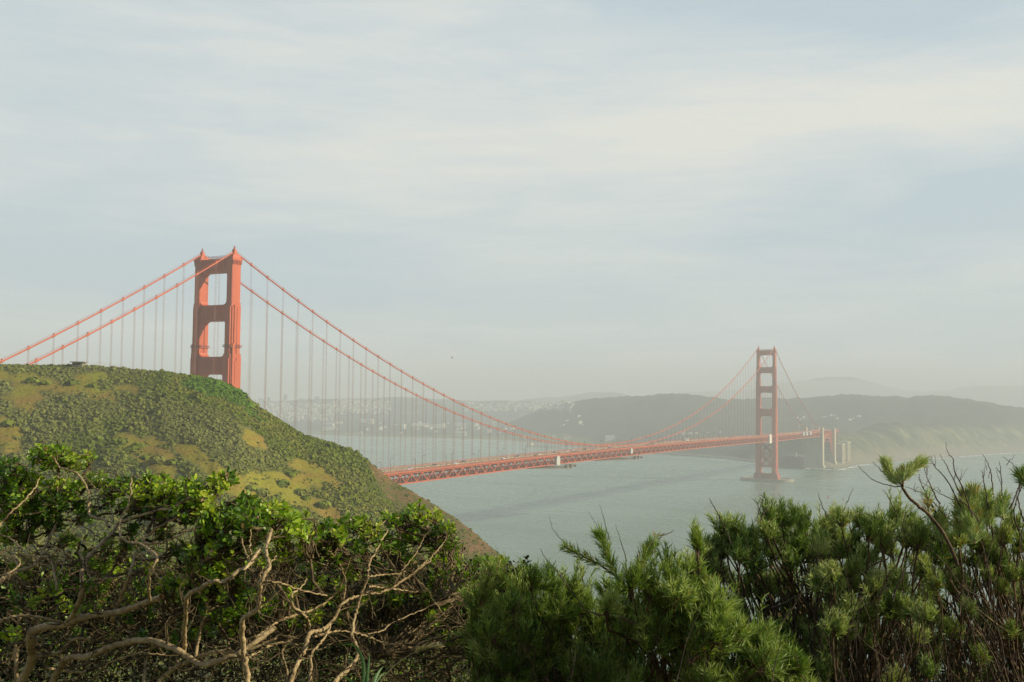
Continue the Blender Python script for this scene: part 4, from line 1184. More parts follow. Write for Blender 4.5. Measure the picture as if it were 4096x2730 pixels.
M['bark'] = bark_mat('coyote_bark', (0.10, 0.068, 0.03), (0.37, 0.27, 0.14), (0.62, 0.49, 0.28))
M['twig'] = bark_mat('twig_bark', (0.03, 0.021, 0.012), (0.105, 0.075, 0.038), (0.27, 0.205, 0.11))
M['sstem'] = bark_mat('sage_stem', (0.03, 0.02, 0.012), (0.10, 0.066, 0.035), (0.26, 0.18, 0.09))
M['deadtw'] = bark_mat('dead_twig', (0.03, 0.022, 0.016), (0.075, 0.052, 0.038), (0.17, 0.125, 0.09))
def leaf_mat(name, stops, rough=.45, trans=.3, tint=(1.1, 1.25, .45), spec=.5):
    m = bpy.data.materials.new(name); m.use_nodes = True
    t = m.node_tree; b = t.nodes['Principled BSDF']; b.inputs['Roughness'].default_value = rough; b.inputs['Specular IOR Level'].default_value = spec
    out = t.nodes['Material Output']
    a = N(t, 'ShaderNodeAttribute', attribute_name='var')
    c = ramp(t, a.outputs['Fac'], stops)
    L(t, c, b.inputs['Base Color'])
    tr = N(t, 'ShaderNodeBsdfTranslucent'); L(t, mixc(t, 1.0, c, tint, 'MULTIPLY'), tr.inputs[0])
    mx = N(t, 'ShaderNodeMixShader'); mx.inputs[0].default_value = trans
    L(t, b.outputs[0], mx.inputs[1]); L(t, tr.outputs[0], mx.inputs[2]); L(t, mx.outputs[0], out.inputs['Surface'])
    return m
M['leaf'] = leaf_mat('coyote_leaf', [(0.0, (0.05, 0.115, 0.010)), (0.45, (0.15, 0.27, 0.016)), (0.75, (0.33, 0.46, 0.026)), (0.9, (0.46, 0.50, 0.05)), (0.93, (0.20, 0.13, 0.05)), (1.0, (0.30, 0.19, 0.10))], .38, .34)
M['sage'] = leaf_mat('sage_leaf', [(0.0, (0.05, 0.100, 0.014)), (0.4, (0.165, 0.265, 0.048)), (0.7, (0.38, 0.48, 0.14)), (0.88, (0.62, 0.68, 0.30)), (0.94, (0.36, 0.27, 0.05)), (1.0, (0.45, 0.28, 0.06))], .5, .25, (1.1, 1.15, .6))
M['sageb'] = leaf_mat('young_sage_leaf', [(0.0, (0.045, 0.095, 0.010)), (0.4, (0.140, 0.235, 0.028)), (0.7, (0.30, 0.41, 0.085)), (0.9, (0.50, 0.58, 0.20)), (0.95, (0.38, 0.30, 0.04)), (1.0, (0.45, 0.28, 0.05))], .5, .3, (1.1, 1.15, .5))
M['shade_leaf'] = leaf_mat('painted_shade_leaf', [(0.0, (0.012, 0.016, 0.006)), (0.6, (0.028, 0.034, 0.010)), (1.0, (0.07, 0.06, 0.025))], .8, .05, spec=.1)  # undergrowth leaves coloured near black, deep shade put into the colour
M['grass'] = leaf_mat('grass_blade', [(0.0, (0.05, 0.13, 0.03)), (0.6, (0.10, 0.20, 0.06)), (0.8, (0.30, 0.28, 0.12)), (1.0, (0.42, 0.36, 0.2))], .5, .25)

def unit(a): return a/(np.linalg.norm(a, axis=-1, keepdims=True)+1e-12)
def kinky(A, B, n, amp, rg):
    """m twisting paths from A to B (m,3) with n points"""
    m_ = len(A); t = np.linspace(0, 1, n)[None, :, None]
    P = A[:, None]*(1-t)+B[:, None]*t
    Ln = np.linalg.norm(B-A, axis=1)[:, None, None]
    w = np.sin(math.pi*t)**0.6
    off = rg.normal(0, 1, (m_, n, 3)); off = (off+np.roll(off, 1, 1))/2
    lo = rg.normal(0, 1, (m_, 1, 3))*np.sin(math.pi*t)
    return P+(off*amp*.55+lo*amp)*Ln*w
def add_leaves(mb, C, D, S, var, rg, nseg=3, wid=0.42, fold=0.25, curl=0.5):
    """obovate leaves: base C, direction D, length S; cupped along the midrib"""
    m_ = len(C); D = unit(D)
    ref = unit(rg.normal(0, 1, (m_, 3))+np.array([0, 0, 1.2])); W = unit(np.cross(D, ref)); Nn = np.cross(W, D)
    ts = np.array([0, .28, .62, .88, 1.0]); ws = np.array([.10, .55, 1.0, .80, .22])
    rows = []
    for t, w in zip(ts, ws):
        mid = C+D*(S*t)[:, None]-Nn*(S*curl*.35*t*t)[:, None]
        ww = (S*wid*.5*w)[:, None]
        rows.append(np.stack([mid-W*ww+Nn*ww*fold, mid, mid+W*ww+Nn*ww*fold], 1))
    V = np.stack(rows, 1)                                 # m,5,3,3
    base = np.arange(m_)[:, None]*15
    f = []
    for r in range(4):
        for c in range(2):
            f.append([r*3+c, r*3+c+1, r*3+c+4, r*3+c+3])
    f = np.array(f)
    Q = (base[:, :, None]+f[None]).reshape(-1, 4)
    mb.add(V.reshape(-1, 3), Q, None, np.repeat(var, 15))
def add_threads(mb, C, D, S, var, rg, w=0.0011, bend=0.35):
    """narrow sagebrush leaf threads: tapered three-sided blades"""
    m_ = len(C); D = unit(D)
    B = unit(np.cross(D, unit(rg.normal(0, 1, (m_, 3))))); Nn = np.cross(B, D)
    rows = []
    for t, k in ((0, .8), (.5, 1.0), (1.0, .12)):
        mid = C+D*(S*t)[:, None]+Nn*(S*bend*t*t)[:, None]
        rows.append(np.stack([mid-B*w*k, mid+Nn*w*k*.6, mid+B*w*k], 1))
    V = np.stack(rows, 1)
    f = [[r*3+c, r*3+c+1, r*3+c+4, r*3+c+3] for r in range(2) for c in range(2)]
    Q = (np.arange(m_)[:, None, None]*9+np.array(f)[None]).reshape(-1, 4)
    mb.add(V.reshape(-1, 3), Q, None, np.repeat(var, 9))

# -- coyote brush: limbs traced as they stand, each (crop, width, depth offset, points)
CA = lambda x, y: (x/1.5227, 1700+y/1.5227)
CB = lambda x, y: (900+x/1.889, 1900+y/1.889)
LIMBS = [
 (0,'A',64,34,0,[(60,1700),(130,1568),(190,1450),(195,1390),(185,1320),(200,1255),(300,1225),(400,1215),(520,1170),(650,1150),(760,1130),(870,1090),(980,1050)]),
 (0,'A',44,30,-.05,[(270,1720),(320,1568),(370,1470),(420,1415),(520,1415),(640,1365),(760,1330),(880,1310),(980,1330),(1080,1370),(1150,1420),(1230,1460),(1330,1440),(1440,1400),(1530,1340),(1675,1230)]),
 (1,'A',30,16,-.06,[(1120,1380),(1122,1300),(1122,1250),(1135,1150),(1140,1045),(1220,1000),(1290,955),(1370,950),(1440,900),(1520,850),(1580,760)]),
 (1,'A',34,16,-.12,[(1515,1720),(1510,1568),(1500,1480),(1480,1330),(1475,1200),(1530,1150),(1575,1110),(1580,1000),(1600,930),(1640,860),(1620,760),(1650,640)]),
 (0,'A',34,14,.0,[(400,1215),(460,1130),(495,1020),(500,900),(530,820),(600,740),(680,660),(720,600),(820,565),(950,525),(1080,490),(1180,430)]),
 (0,'A',20,12,-.04,[(665,625),(640,580),(560,560),(540,520),(545,440),(510,350),(460,290),(370,262),(330,200)]),
 (0,'A',30,10,.05,[(-60,980),(0,950),(90,900),(200,860),(260,770),(300,690),(350,590),(375,510),(355,420),(350,290),(345,180)]),
 (0,'A',17,10,-.08,[(915,1070),(905,980),(925,880),(955,815),(910,760),(850,725),(780,710),(730,670),(740,560),(790,470),(800,320)]),
 (1,'A',28,11,.06,[(680,1190),(740,1040),(790,900),(850,740),(920,660),(1010,600),(1120,540)]),
 (1,'A',14,8,-.02,[(850,725),(960,720),(1060,690),(1120,660),(1160,640),(1230,620)]),
 (0,'A',16,9,-.1,[(-60,700),(0,610),(60,540),(130,480),(190,415),(240,330)]),
 (0,'A',12,8,-.05,[(-40,800),(40,795),(100,810),(118,850),(60,900),(0,920)]),
 (0,'A',18,12,-.08,[(-60,1200),(0,1190),(100,1165),(200,1165),(330,1190),(400,1215)]),
 (1,'A',34,18,.06,[(930,1640),(970,1568),(1050,1490),(1150,1440),(1280,1390),(1480,1380),(1620,1330),(1720,1270)]),
 (0,'A',28,18,.03,[(195,1430),(270,1405),(350,1390),(400,1350),(450,1310),(560,1300)]),
 (0,'A',30,14,.22,[(90,1720),(100,1440),(95,1330),(115,1230),(130,1130),(200,1090),(280,1000),(340,880),(350,780)]),
 (0,'A',22,20,.1,[(270,1480),(420,1500),(530,1510)]),
 (0,'A',20,16,.18,[(600,900),(580,960),(590,1040),(640,1110),(720,1200),(820,1290)]),
 (0,'A',14,9,.05,[(480,770),(530,860),(550,930),(660,935),(760,925)]),
 (0,'A',14,9,0,[(350,1010),(330,900),(320,850),(280,805),(190,800),(120,740),(60,690),(0,670)]),
 (0,'A',11,7,0,[(360,910),(390,840),(380,780),(310,730)]),
 (0,'A',13,8,.03,[(690,590),(670,480),(620,420),(540,345),(500,290)]),
 (0,'A',10,7,.0,[(600,440),(650,405),(730,395),(820,390)]),
 (1,'A',20,10,.15,[(1190,1420),(1220,1250),(1260,1100),(1200,1000),(1170,900),(1240,830),(1300,800)]),
 (0,'A',12,8,-.1,[(560,1560),(640,1470),(740,1420),(860,1390),(1000,1400)]),
 (1,'A',24,14,.2,[(860,1720),(880,1500),(900,1400),(980,1260),(1060,1180),(1180,1100)]),
 (0,'A',18,8,.12,[(0,480),(70,640),(170,690),(240,740)]),
 (0,'A',12,6,.1,[(120,870),(60,780),(0,760)]),
 (2,'B',40,14,.0,[(480,1700),(500,1560),(540,1440),(600,1330),(640,1200),(760,1160),(830,1080),(880,980),(960,930),(1050,905),(1170,890),(1270,850),(1370,780),(1480,700),(1560,640)]),
 (2,'B',24,16,-.06,[(640,1700),(640,1568),(650,1450),(655,1350),(740,1250),(800,1150)]),
 (1,'B',20,10,-.06,[(640,1160),(630,1100),(590,1050),(510,985),(510,900),(570,860),(620,780)]),
 (2,'B',36,11,-.08,[(760,1660),(830,1568),(900,1500),(960,1440),(1000,1370),(990,1290),(960,1200),(985,1060),(1010,960),(1050,850),(1080,760),(1090,670),(1140,580),(1180,500),(1230,420)]),
 (2,'B',22,12,.05,[(660,1230),(760,1195),(880,1180),(990,1195),(1100,1230),(1200,1270),(1330,1290)]),
 (2,'B',13,7,.02,[(1080,1210),(1200,1170),(1260,1120),(1400,1060),(1520,1010),(1640,940),(1750,850)]),
 (1,'B',13,9,-.1,[(265,800),(300,800),(420,820),(520,850),(640,890),(760,910)]),
 (2,'B',18,12,.02,[(1090,840),(1220,855),(1330,870),(1420,885),(1490,885),(1520,860)]),
 (2,'B',14,9,.03,[(1080,770),(1200,755),(1320,745),(1400,700)]),
 (1,'B',28,12,.1,[(230,1240),(300,1180),(400,1110),(560,1050),(700,1000),(850,880),(920,700),(960,600)]),
 (1,'B',42,30,.12,[(-40,1420),(0,1400),(100,1350),(230,1260),(290,1200)]),
 (1,'B',24,16,.05,[(170,1390),(260,1330),(420,1270),(560,1290)]),
 (2,'B',12,7,.0,[(1640,1040),(1560,930),(1540,880),(1460,800)]),
 (2,'B',11,8,-.02,[(1400,1340),(1480,1270),(1600,1230),(1720,1200)]),
 (2,'B',12,6,-.05,[(1440,1240),(1500,1180),(1640,1060),(1750,960),(1850,900),(1960,810),(2050,720),(2080,650)]),
 (1,'B',16,8,.0,[(265,800),(270,740),(330,680),(390,610)]),
 (1,'B',12,6,.0,[(200,620),(190,520),(195,420),(205,320)]),
 (1,'B',16,8,.0,[(180,640),(140,540),(125,460)]),
 (2,'B',14,8,.08,[(900,940),(910,820),(880,700),(830,620),(740,540)]),
 (2,'B',11,7,.0,[(1120,570),(1080,480),(1140,420),(1240,330),(1340,330)]),
 (2,'B',10,6,.0,[(1270,850),(1340,720),(1440,600),(1500,480),(1560,400)]),
 (2,'B',10,6,.0,[(1460,700),(1580,600),(1660,500),(1680,420)]),
 (2,'B',22,14,.2,[(1000,1700),(1060,1500),(1150,1380),(1280,1330)]),
 (1,'B',20,10,.2,[(420,1700),(470,1500),(430,1350),(480,1230),(520,1120)]),
]
coyote = []
for i, lab in enumerate(('twisted coyote brush at the left edge with thick bare limbs and a leafy top', 'twisted coyote brush in the left middle, its two pale kinked trunks rising from below', 'twisted coyote brush nearest the centre, leaning right towards the feathery sagebrush')):
    uc = (350, 950, 1500)[i]
    p = atv(np.array([uc, 2700]), np.array(2.7)); gz = 134.5
    coyote.append(thing('coyote_brush', (p[0], p[1], gz), lab, 'shrub', 'coyote brush shrubs in the foreground'))
anchors = [[], [], []]                                     # points on limbs that twigs can leave from
limb_mb = [MB() for _ in range(3)]
tw_mb = [MB() for _ in range(3)]
for own, cr, w0, w1, off, pts in LIMBS:
    F = CA if cr == 'A' else CB; sc_ = 1.5227 if cr == 'A' else 1.889
    uv = np.array([F(*p) for p in pts]); n = max(10, len(pts)*6)
    d = depth_at(uv[:, 0], uv[:, 1])-.13-.20*sstep(2080, 2330, uv[:, 1])+off*np.sin(np.linspace(0.35, 2.6, len(uv)))*1.6
    P = catmull(atv(uv, d), n)
    wd = np.linspace(w0, w1, n)/sc_/2/FPX*2.62*0.84
    jit = 1+0.10*np.convolve(frng.normal(0, 1, n+4), np.ones(5)/5, 'valid')*1.6
    # knots
    for _ in range(max(1, n//16)):
        k = frng.integers(n); jit[k] *= 1.18
    P = P+frng.normal(0, .0010, P.shape)
    limb_mb[own].tubes(P[None], (wd*jit)[None], 12)
    if w1 > 8: tt = slice(n//3, n)
    else: tt = slice(0, n)
    for k in range(n//5, n): anchors[own].append((P[k], wd[k]))
    # short stubs and side shoots
    m_ = int(n*0.4); ks = frng.integers(n//8, n, m_)
    A = P[ks]; ln = frng.uniform(.02, .10, m_)
    Dr = unit(frng.normal(0, 1, (m_, 3))*np.array([1, 1, .8])+np.array([0, 0, .25])+RT*0.25)
    Kp = kinky(A, A+Dr*ln[:, None], 6, .16, frng); r0 = np.minimum(wd[ks]*.42, frng.uniform(.0012, .0032, m_))
    tw_mb[own].tubes(Kp, r0[:, None]*np.linspace(1, .35, 6)[None], 4)
for i in range(3): props(limb_mb[i].build('limbs', M['bark'], coyote[i], smooth=True))
# leafy crowns (display pixels: x, y, radius)
CL = [(20,1075,30),(60,1100,30),(100,1048,30),(130,1045,26),(170,1058,22),(205,1048,12),(20,1140,30),(60,1150,26),(120,1125,28),(165,1118,22),(120,1155,30),(222,1098,16),(200,1180,18),(250,1112,14),(290,1105,18),(270,1120,14),(345,1100,16),(330,1130,30),(370,1112,25),(390,1135,30),(430,1118,25),(430,1150,30),(470,1138,22),(360,1160,30),(500,1098,16),(526,1094,14),(512,1112,12),(540,1165,22),(570,1155,22),(590,1172,24),(620,1175,22),(645,1170,16),(520,1190,25),(560,1200,30),(600,1212,25),(660,1192,18),(690,1192,18),(700,1215,20),(745,1202,14),(765,1212,14),(800,1200,14),(830,1200,18),(850,1215,20),(900,1192,18),(920,1180,12),(952,1166,16),(995,1182,14),(960,1200,18),(1005,1210,18),(1030,1215,16),(1010,1240,24),(1040,1250,16),(970,1230,18),(930,1230,18),(1045,1285,18),(1070,1305,20),(1100,1292,13),(1130,1296,18),(1155,1284,10),(1060,1350,22),(1020,1370,18),(980,1360,12),(780,1232,18),(720,1240,18),(650,1232,18),(880,1240,18),(300,1250,16),(260,1270,20),(240,1300,16),(380,1220,16),(210,1290,18),(640,1275,12),(160,1240,16),(130,1200,18),(90,1190,18),(480,1200,18),(470,1170,16),(300,1160,14),(30,1190,20),(10,1230,20),(60,1230,16),(420,1260,14),(455,1300,12),(240,1350,12),(200,1340,14),(520,1300,14),(560,1310,10),(340,1300,10),(700,1260,14),(750,1255,14),(820,1250,16),(905,1260,18),(1000,1275,16),(1040,1320,18),(1010,1320,14),(1090,1340,14),(940,1290,12),(860,1290,10),(780,1290,10),(110,1360,10),(40,1300,14)]
lf_mb = [MB() for _ in range(3)]
for k in range(34):
    CL.append((frng.uniform(0, 500), frng.uniform(1110, 1400), frng.uniform(8, 14))); CL.append((frng.uniform(0, 600), frng.uniform(1330, 1480), frng.uniform(7, 12)))
for k in range(110):
    x = frng.uniform(430, 1120); CL.append((x, float(np.interp(x, [480, 700, 1000, 1110], [1230, 1240, 1260, 1330]))+frng.uniform(-10, 190), frng.uniform(8, 15)))
for (x, y, r) in CL:
    u, v = x*1.7407, y*1.7407; rp = r*1.7407
    own = 0 if u < 640 else (1 if u < 1280 else 2)
    dens = 1.0 if y < 1270 else .55
    nros = max(4, int(rp*rp*0.0165*dens)+3)
    ang = frng.uniform(0, 2*math.pi, nros); q = np.sqrt(frng.uniform(0, 1, nros))*rp
    uu = u+np.cos(ang)*q*1.15; vv = v+np.sin(ang)*q*.85
    d0 = depth_at(u, v)+frng.normal(0, .05)
    T = atv(np.stack([uu, vv], -1), d0+frng.normal(0, .075, nros))
    # a stem comes up from the nearest limb and divides towards the rosettes
    AP = np.array([a[0] for a in anchors[own]]); c = T.mean(0)+np.array([0, 0, -.02])
    cand = AP[:, 2] < c[2]+.02
    dist = np.linalg.norm(AP-c, axis=1)+np.where(cand, 0, .3); a0 = AP[np.argsort(dist)[frng.integers(0, 4)]]
    hub = c+(a0-c)*0.35
    st = kinky(a0[None], hub[None], 9, .06, frng); tw_mb[own].tubes(st, np.linspace(.0042, .0026, 9)[None], 6)
    Kp = kinky(np.repeat(hub[None], nros, 0)+frng.normal(0, .006, (nros, 3)), T, 7, .09, frng)
    tw_mb[own].tubes(Kp, np.linspace(.0021, .0011, 7)[None]*np.ones((nros, 1)), 4)
    ax = unit(unit(T-hub)*.6+np.array([0, 0, .85])+frng.normal(0, .25, T.shape))
    nl = 9
    C = np.repeat(T, nl, 0); AX = np.repeat(ax, nl, 0)
    o = frng.normal(0, 1, C.shape); o -= (o*AX).sum(1, keepdims=True)*AX; o = unit(o)
    lift = frng.uniform(.25, 1.3, len(C))[:, None]
    D = o+AX*lift
    C = C-AX*frng.uniform(0, .022, len(C))[:, None]
    S = frng.uniform(.009, .0205, len(C))
    cv = frng.uniform(0.1, .85); var = np.clip(cv+frng.normal(0, .16, len(C)), 0, .88)
    dead = frng.random(len(C)) < .04; var = np.where(dead, frng.uniform(.93, 1, len(C)), var)
    add_leaves(lf_mb[own], C, D, S, var, frng, wid=.48)
# dry twig tangle and scattered inner leaves
def in_canopy(u):
    return np.interp(u, [0, 150, 260, 400, 560, 760, 900, 980, 1100, 1250, 1400, 1560, 1700, 1800, 1880, 1960, 2060], [1900, 1860, 1850, 1930, 1950, 1950, 1960, 2040, 2090, 2110, 2140, 2110, 2100, 2150, 2250, 2330, 2420])
m_ = 2200
uu = frng.uniform(-60, 2020, m_); top = in_canopy(uu)
vv = top+(2800-top)*frng.beta(1.1, 1.1, m_)+20
open_gap = (vv < 2230) & (frng.random(m_) < np.where(uu < 1250, .90, .7))
uu, vv, top = uu[~open_gap], vv[~open_gap], top[~open_gap]; m_ = len(uu)
dd = depth_at(uu, vv)+np.where(vv > 2250, frng.uniform(.04, 1.0, m_), frng.uniform(-.04, .35, m_))
A = atv(np.stack([uu, vv], -1), dd)
dirs = unit(RT*(frng.normal(.3, 1, m_))[:, None]+np.array([0, 0, 1.])*frng.normal(.1, .5, m_)[:, None]+_f*frng.normal(0, .5, m_)[:, None])
Ln = frng.uniform(.05, .30, m_)
Kp = kinky(A, A+dirs*Ln[:, None], 9, .065, frng)
# drop the tips that would poke above the crown
tu, tv, _ = proj(Kp[:, -1]); okk = tv > in_canopy(tu)-8
rad = frng.uniform(.0006, .0019, m_)*np.where(frng.random(m_) < .12, 2.3, 1)
ow = np.where(uu < 640, 0, np.where(uu < 1280, 1, 2))
for i in range(3):
    s_ = okk & (ow == i)
    tw_mb[i].tubes(Kp[s_], rad[s_][:, None]*np.linspace(1, .4, 9)[None], 4)
    # side spurs
    B = Kp[s_][:, 4]; e2 = B+unit(frng.normal(0, 1, B.shape)+np.array([0, 0, .4]))*frng.uniform(.02, .07, len(B))[:, None]
    tw_mb[i].tubes(kinky(B, e2, 5, .18, frng), (rad[s_]*.55)[:, None]*np.linspace(1, .4, 5)[None], 3)
m_ = 1500
uu = frng.uniform(-60, 2050, m_); top = in_canopy(uu); vv = top+60+(2780-top-60)*frng.beta(1.0, 1.5, m_)
kp = ~((vv < 2240) & (frng.random(m_) < .88)); uu, vv = uu[kp], vv[kp]; m_ = len(uu)
dd = depth_at(uu, vv)+frng.uniform(.12, 1.1, m_)
C = atv(np.stack([uu, vv], -1), dd); ow = np.where(uu < 640, 0, np.where(uu < 1280, 1, 2))
nl = 4; var = np.clip(frng.normal(.25, .2, m_*nl), 0, .8); C = np.repeat(C, nl, 0)+frng.normal(0, .008, (m_*nl, 3)); ow4 = np.repeat(ow, nl)
D = frng.normal(0, 1, C.shape)+np.array([0, 0, .5]); S = frng.uniform(.008, .018, len(C))
for i in range(3):
    s_ = ow4 == i; add_leaves(lf_mb[i], C[s_], D[s_], S[s_], var[s_], frng, wid=.46)
for i in range(3):
    tw_mb[i].build('twigs', M['twig'], coyote[i], smooth=True)
    lf_mb[i].build('leaves', M['leaf'], coyote[i], smooth=True)

# -- California sagebrush: many thin stems ending in feathery plumes
def plume(mb, P, n_th, length, rg, var0, yellow=0.0, spread=1.0, thread=.026):
    """leaf threads all along the path P (k,3), in small tufts that sweep forward"""
    k = len(P); t = rg.uniform(0, 1, n_th)**.8; i = np.clip((t*(k-1)).astype(int), 0, k-2); f = (t*(k-1)-i)[:, None]
    C = P[i]*(1-f)+P[i+1]*f; T = unit(P[i+1]-P[i])
    o = rg.normal(0, 1, C.shape); o -= (o*T).sum(1, keepdims=True)*T; o = unit(o)
    D = o*spread*rg.uniform(.5, 1.1, n_th)[:, None]+T*rg.uniform(.5, 1.3, n_th)[:, None]+np.array([0, 0, .25])
    C = C+o*rg.uniform(0, .007, n_th)[:, None]
    S = rg.uniform(.5, 1.1, n_th)*thread
    var = np.clip(var0+rg.normal(0, .15, n_th), 0, .9)
    if yellow > 0: var = np.where(rg.random(n_th) < yellow*np.exp(-((t-rg.uniform(.3, .8))/.25)**2), rg.uniform(.93, 1, n_th), var)
    add_threads(mb, C, D, S, var, rg, w=rg.uniform(.00060, .00105, (n_th, 1)), bend=.3)
SG = [ # label, leaf, base u (display px), depth, leaf tone, golden share, dead twigs, crown line, u range, lowest, random heads, traced heads
 ('low bright green sagebrush, feathery, at bottom centre beside the coyote brush', 'sageb', 1270, 2.40, .45, .05, 50, [(1060,1430),(1100,1335),(1150,1305),(1200,1305),(1250,1300),(1290,1320),(1340,1335),(1400,1345),(1450,1380)], 1085, 1440, 1640, 115,
  [(1110,1345,30),(1150,1320,28),(1180,1335,34),(1225,1310,28),(1270,1325,32),(1310,1345,30),(1205,1370,40),(1260,1380,36),(1150,1390,34),(1340,1370,30),(1110,1440,30),(1220,1440,36),(1300,1420,34)]),
 ('bright green feathery sagebrush at bottom right of centre under the open water', 'sageb', 1570, 2.28, .47, .05, 60, [(1360,1400),(1390,1345),(1440,1300),(1500,1290),(1560,1290),(1620,1330),(1680,1370),(1740,1400),(1800,1450),(1860,1500)], 1370, 1850, 1650, 140,
  [(1410,1340,32),(1450,1315,30),(1490,1330,34),(1540,1300,30),(1590,1275,26),(1600,1240,20),(1560,1330,34),(1620,1330,30),(1640,1370,34),(1480,1380,40),(1560,1390,38),(1660,1430,36),(1600,1460,40),(1740,1450,30),(1765,1500,34),(1500,1450,36)]),
 ('dark domed sagebrush below the distant tower, dense plumes over bare dark stems', 'sage', 1760, 2.75, .42, .04, 190, [(1570,1290),(1600,1255),(1640,1190),(1680,1175),(1720,1185),(1750,1155),(1790,1150),(1830,1148),(1870,1165),(1900,1180),(1930,1200)], 1580, 1920, 1640, 115,
  [(1660,1200,26),(1690,1205,30),(1675,1235,32),(1640,1245,24),(1765,1175,24),(1795,1175,32),(1830,1172,28),(1850,1190,24),(1800,1210,36),(1760,1210,26),(1835,1225,30),(1730,1245,28),(1700,1265,28),(1780,1255,30),(1850,1260,28),(1620,1285,24),(1600,1300,20),(1740,1290,24),(1720,1215,22),(1820,1290,24)]),
 ('grey green sagebrush right of the domed one, pale plumes in the lower right', 'sage', 2000, 2.50, .55, .05, 210, [(1860,1200),(1900,1175),(1930,1158),(1970,1165),(2010,1190),(2050,1150),(2090,1160),(2130,1190),(2150,1240),(2160,1400)], 1870, 2150, 1640, 95,
  [(1900,1200,26),(1935,1178,26),(1975,1185,26),(2000,1212,30),(1960,1235,28),(1890,1255,26),(1925,1230,26),(2060,1178,32),(2095,1190,26),(2080,1220,34),(2040,1235,30),(2115,1230,26),(1880,1325,32),(1912,1308,24),(1930,1345,25),(2010,1330,36),(2055,1322,34),(2040,1380,34),(1950,1395,30),(1990,1392,35),(1920,1425,30),(2080,1385,30),(1990,1450,25),(1960,1300,24),(2120,1300,24),(2120,1400,25),(2110,1455,25),(1895,1545,22),(2060,1550,25),(2130,1530,25),(1935,1260,24),(2000,1270,26)]),
 ('tall woody sagebrush at the right edge with golden tufts and long bare twigs', 'sage', 2240, 2.60, .42, .28, 300, [(2110,1200),(2150,1170),(2200,1130),(2240,1125),(2290,1130),(2310,1160),(2340,1150),(2370,1130),(2400,1130)], 2120, 2400, 1640, 85,
  [(2215,1150,24),(2240,1180,26),(2262,1152,22),(2285,1165,26),(2230,1210,22),(2200,1235,20),(2255,1240,25),(2310,1225,26),(2340,1245,24),(2285,1275,22),(2160,1275,20),(2150,1335,20),(2200,1325,18),(2225,1395,20),(2300,1345,18),(2180,1445,25),(2250,1500,22),(2320,1445,18),(2150,1500,22),(2210,1555,22),(2350,1310,20),(2270,1320,16)]),
]
sage_things = []; sage_leaf = []; sage_stem = []; sage_dead = []
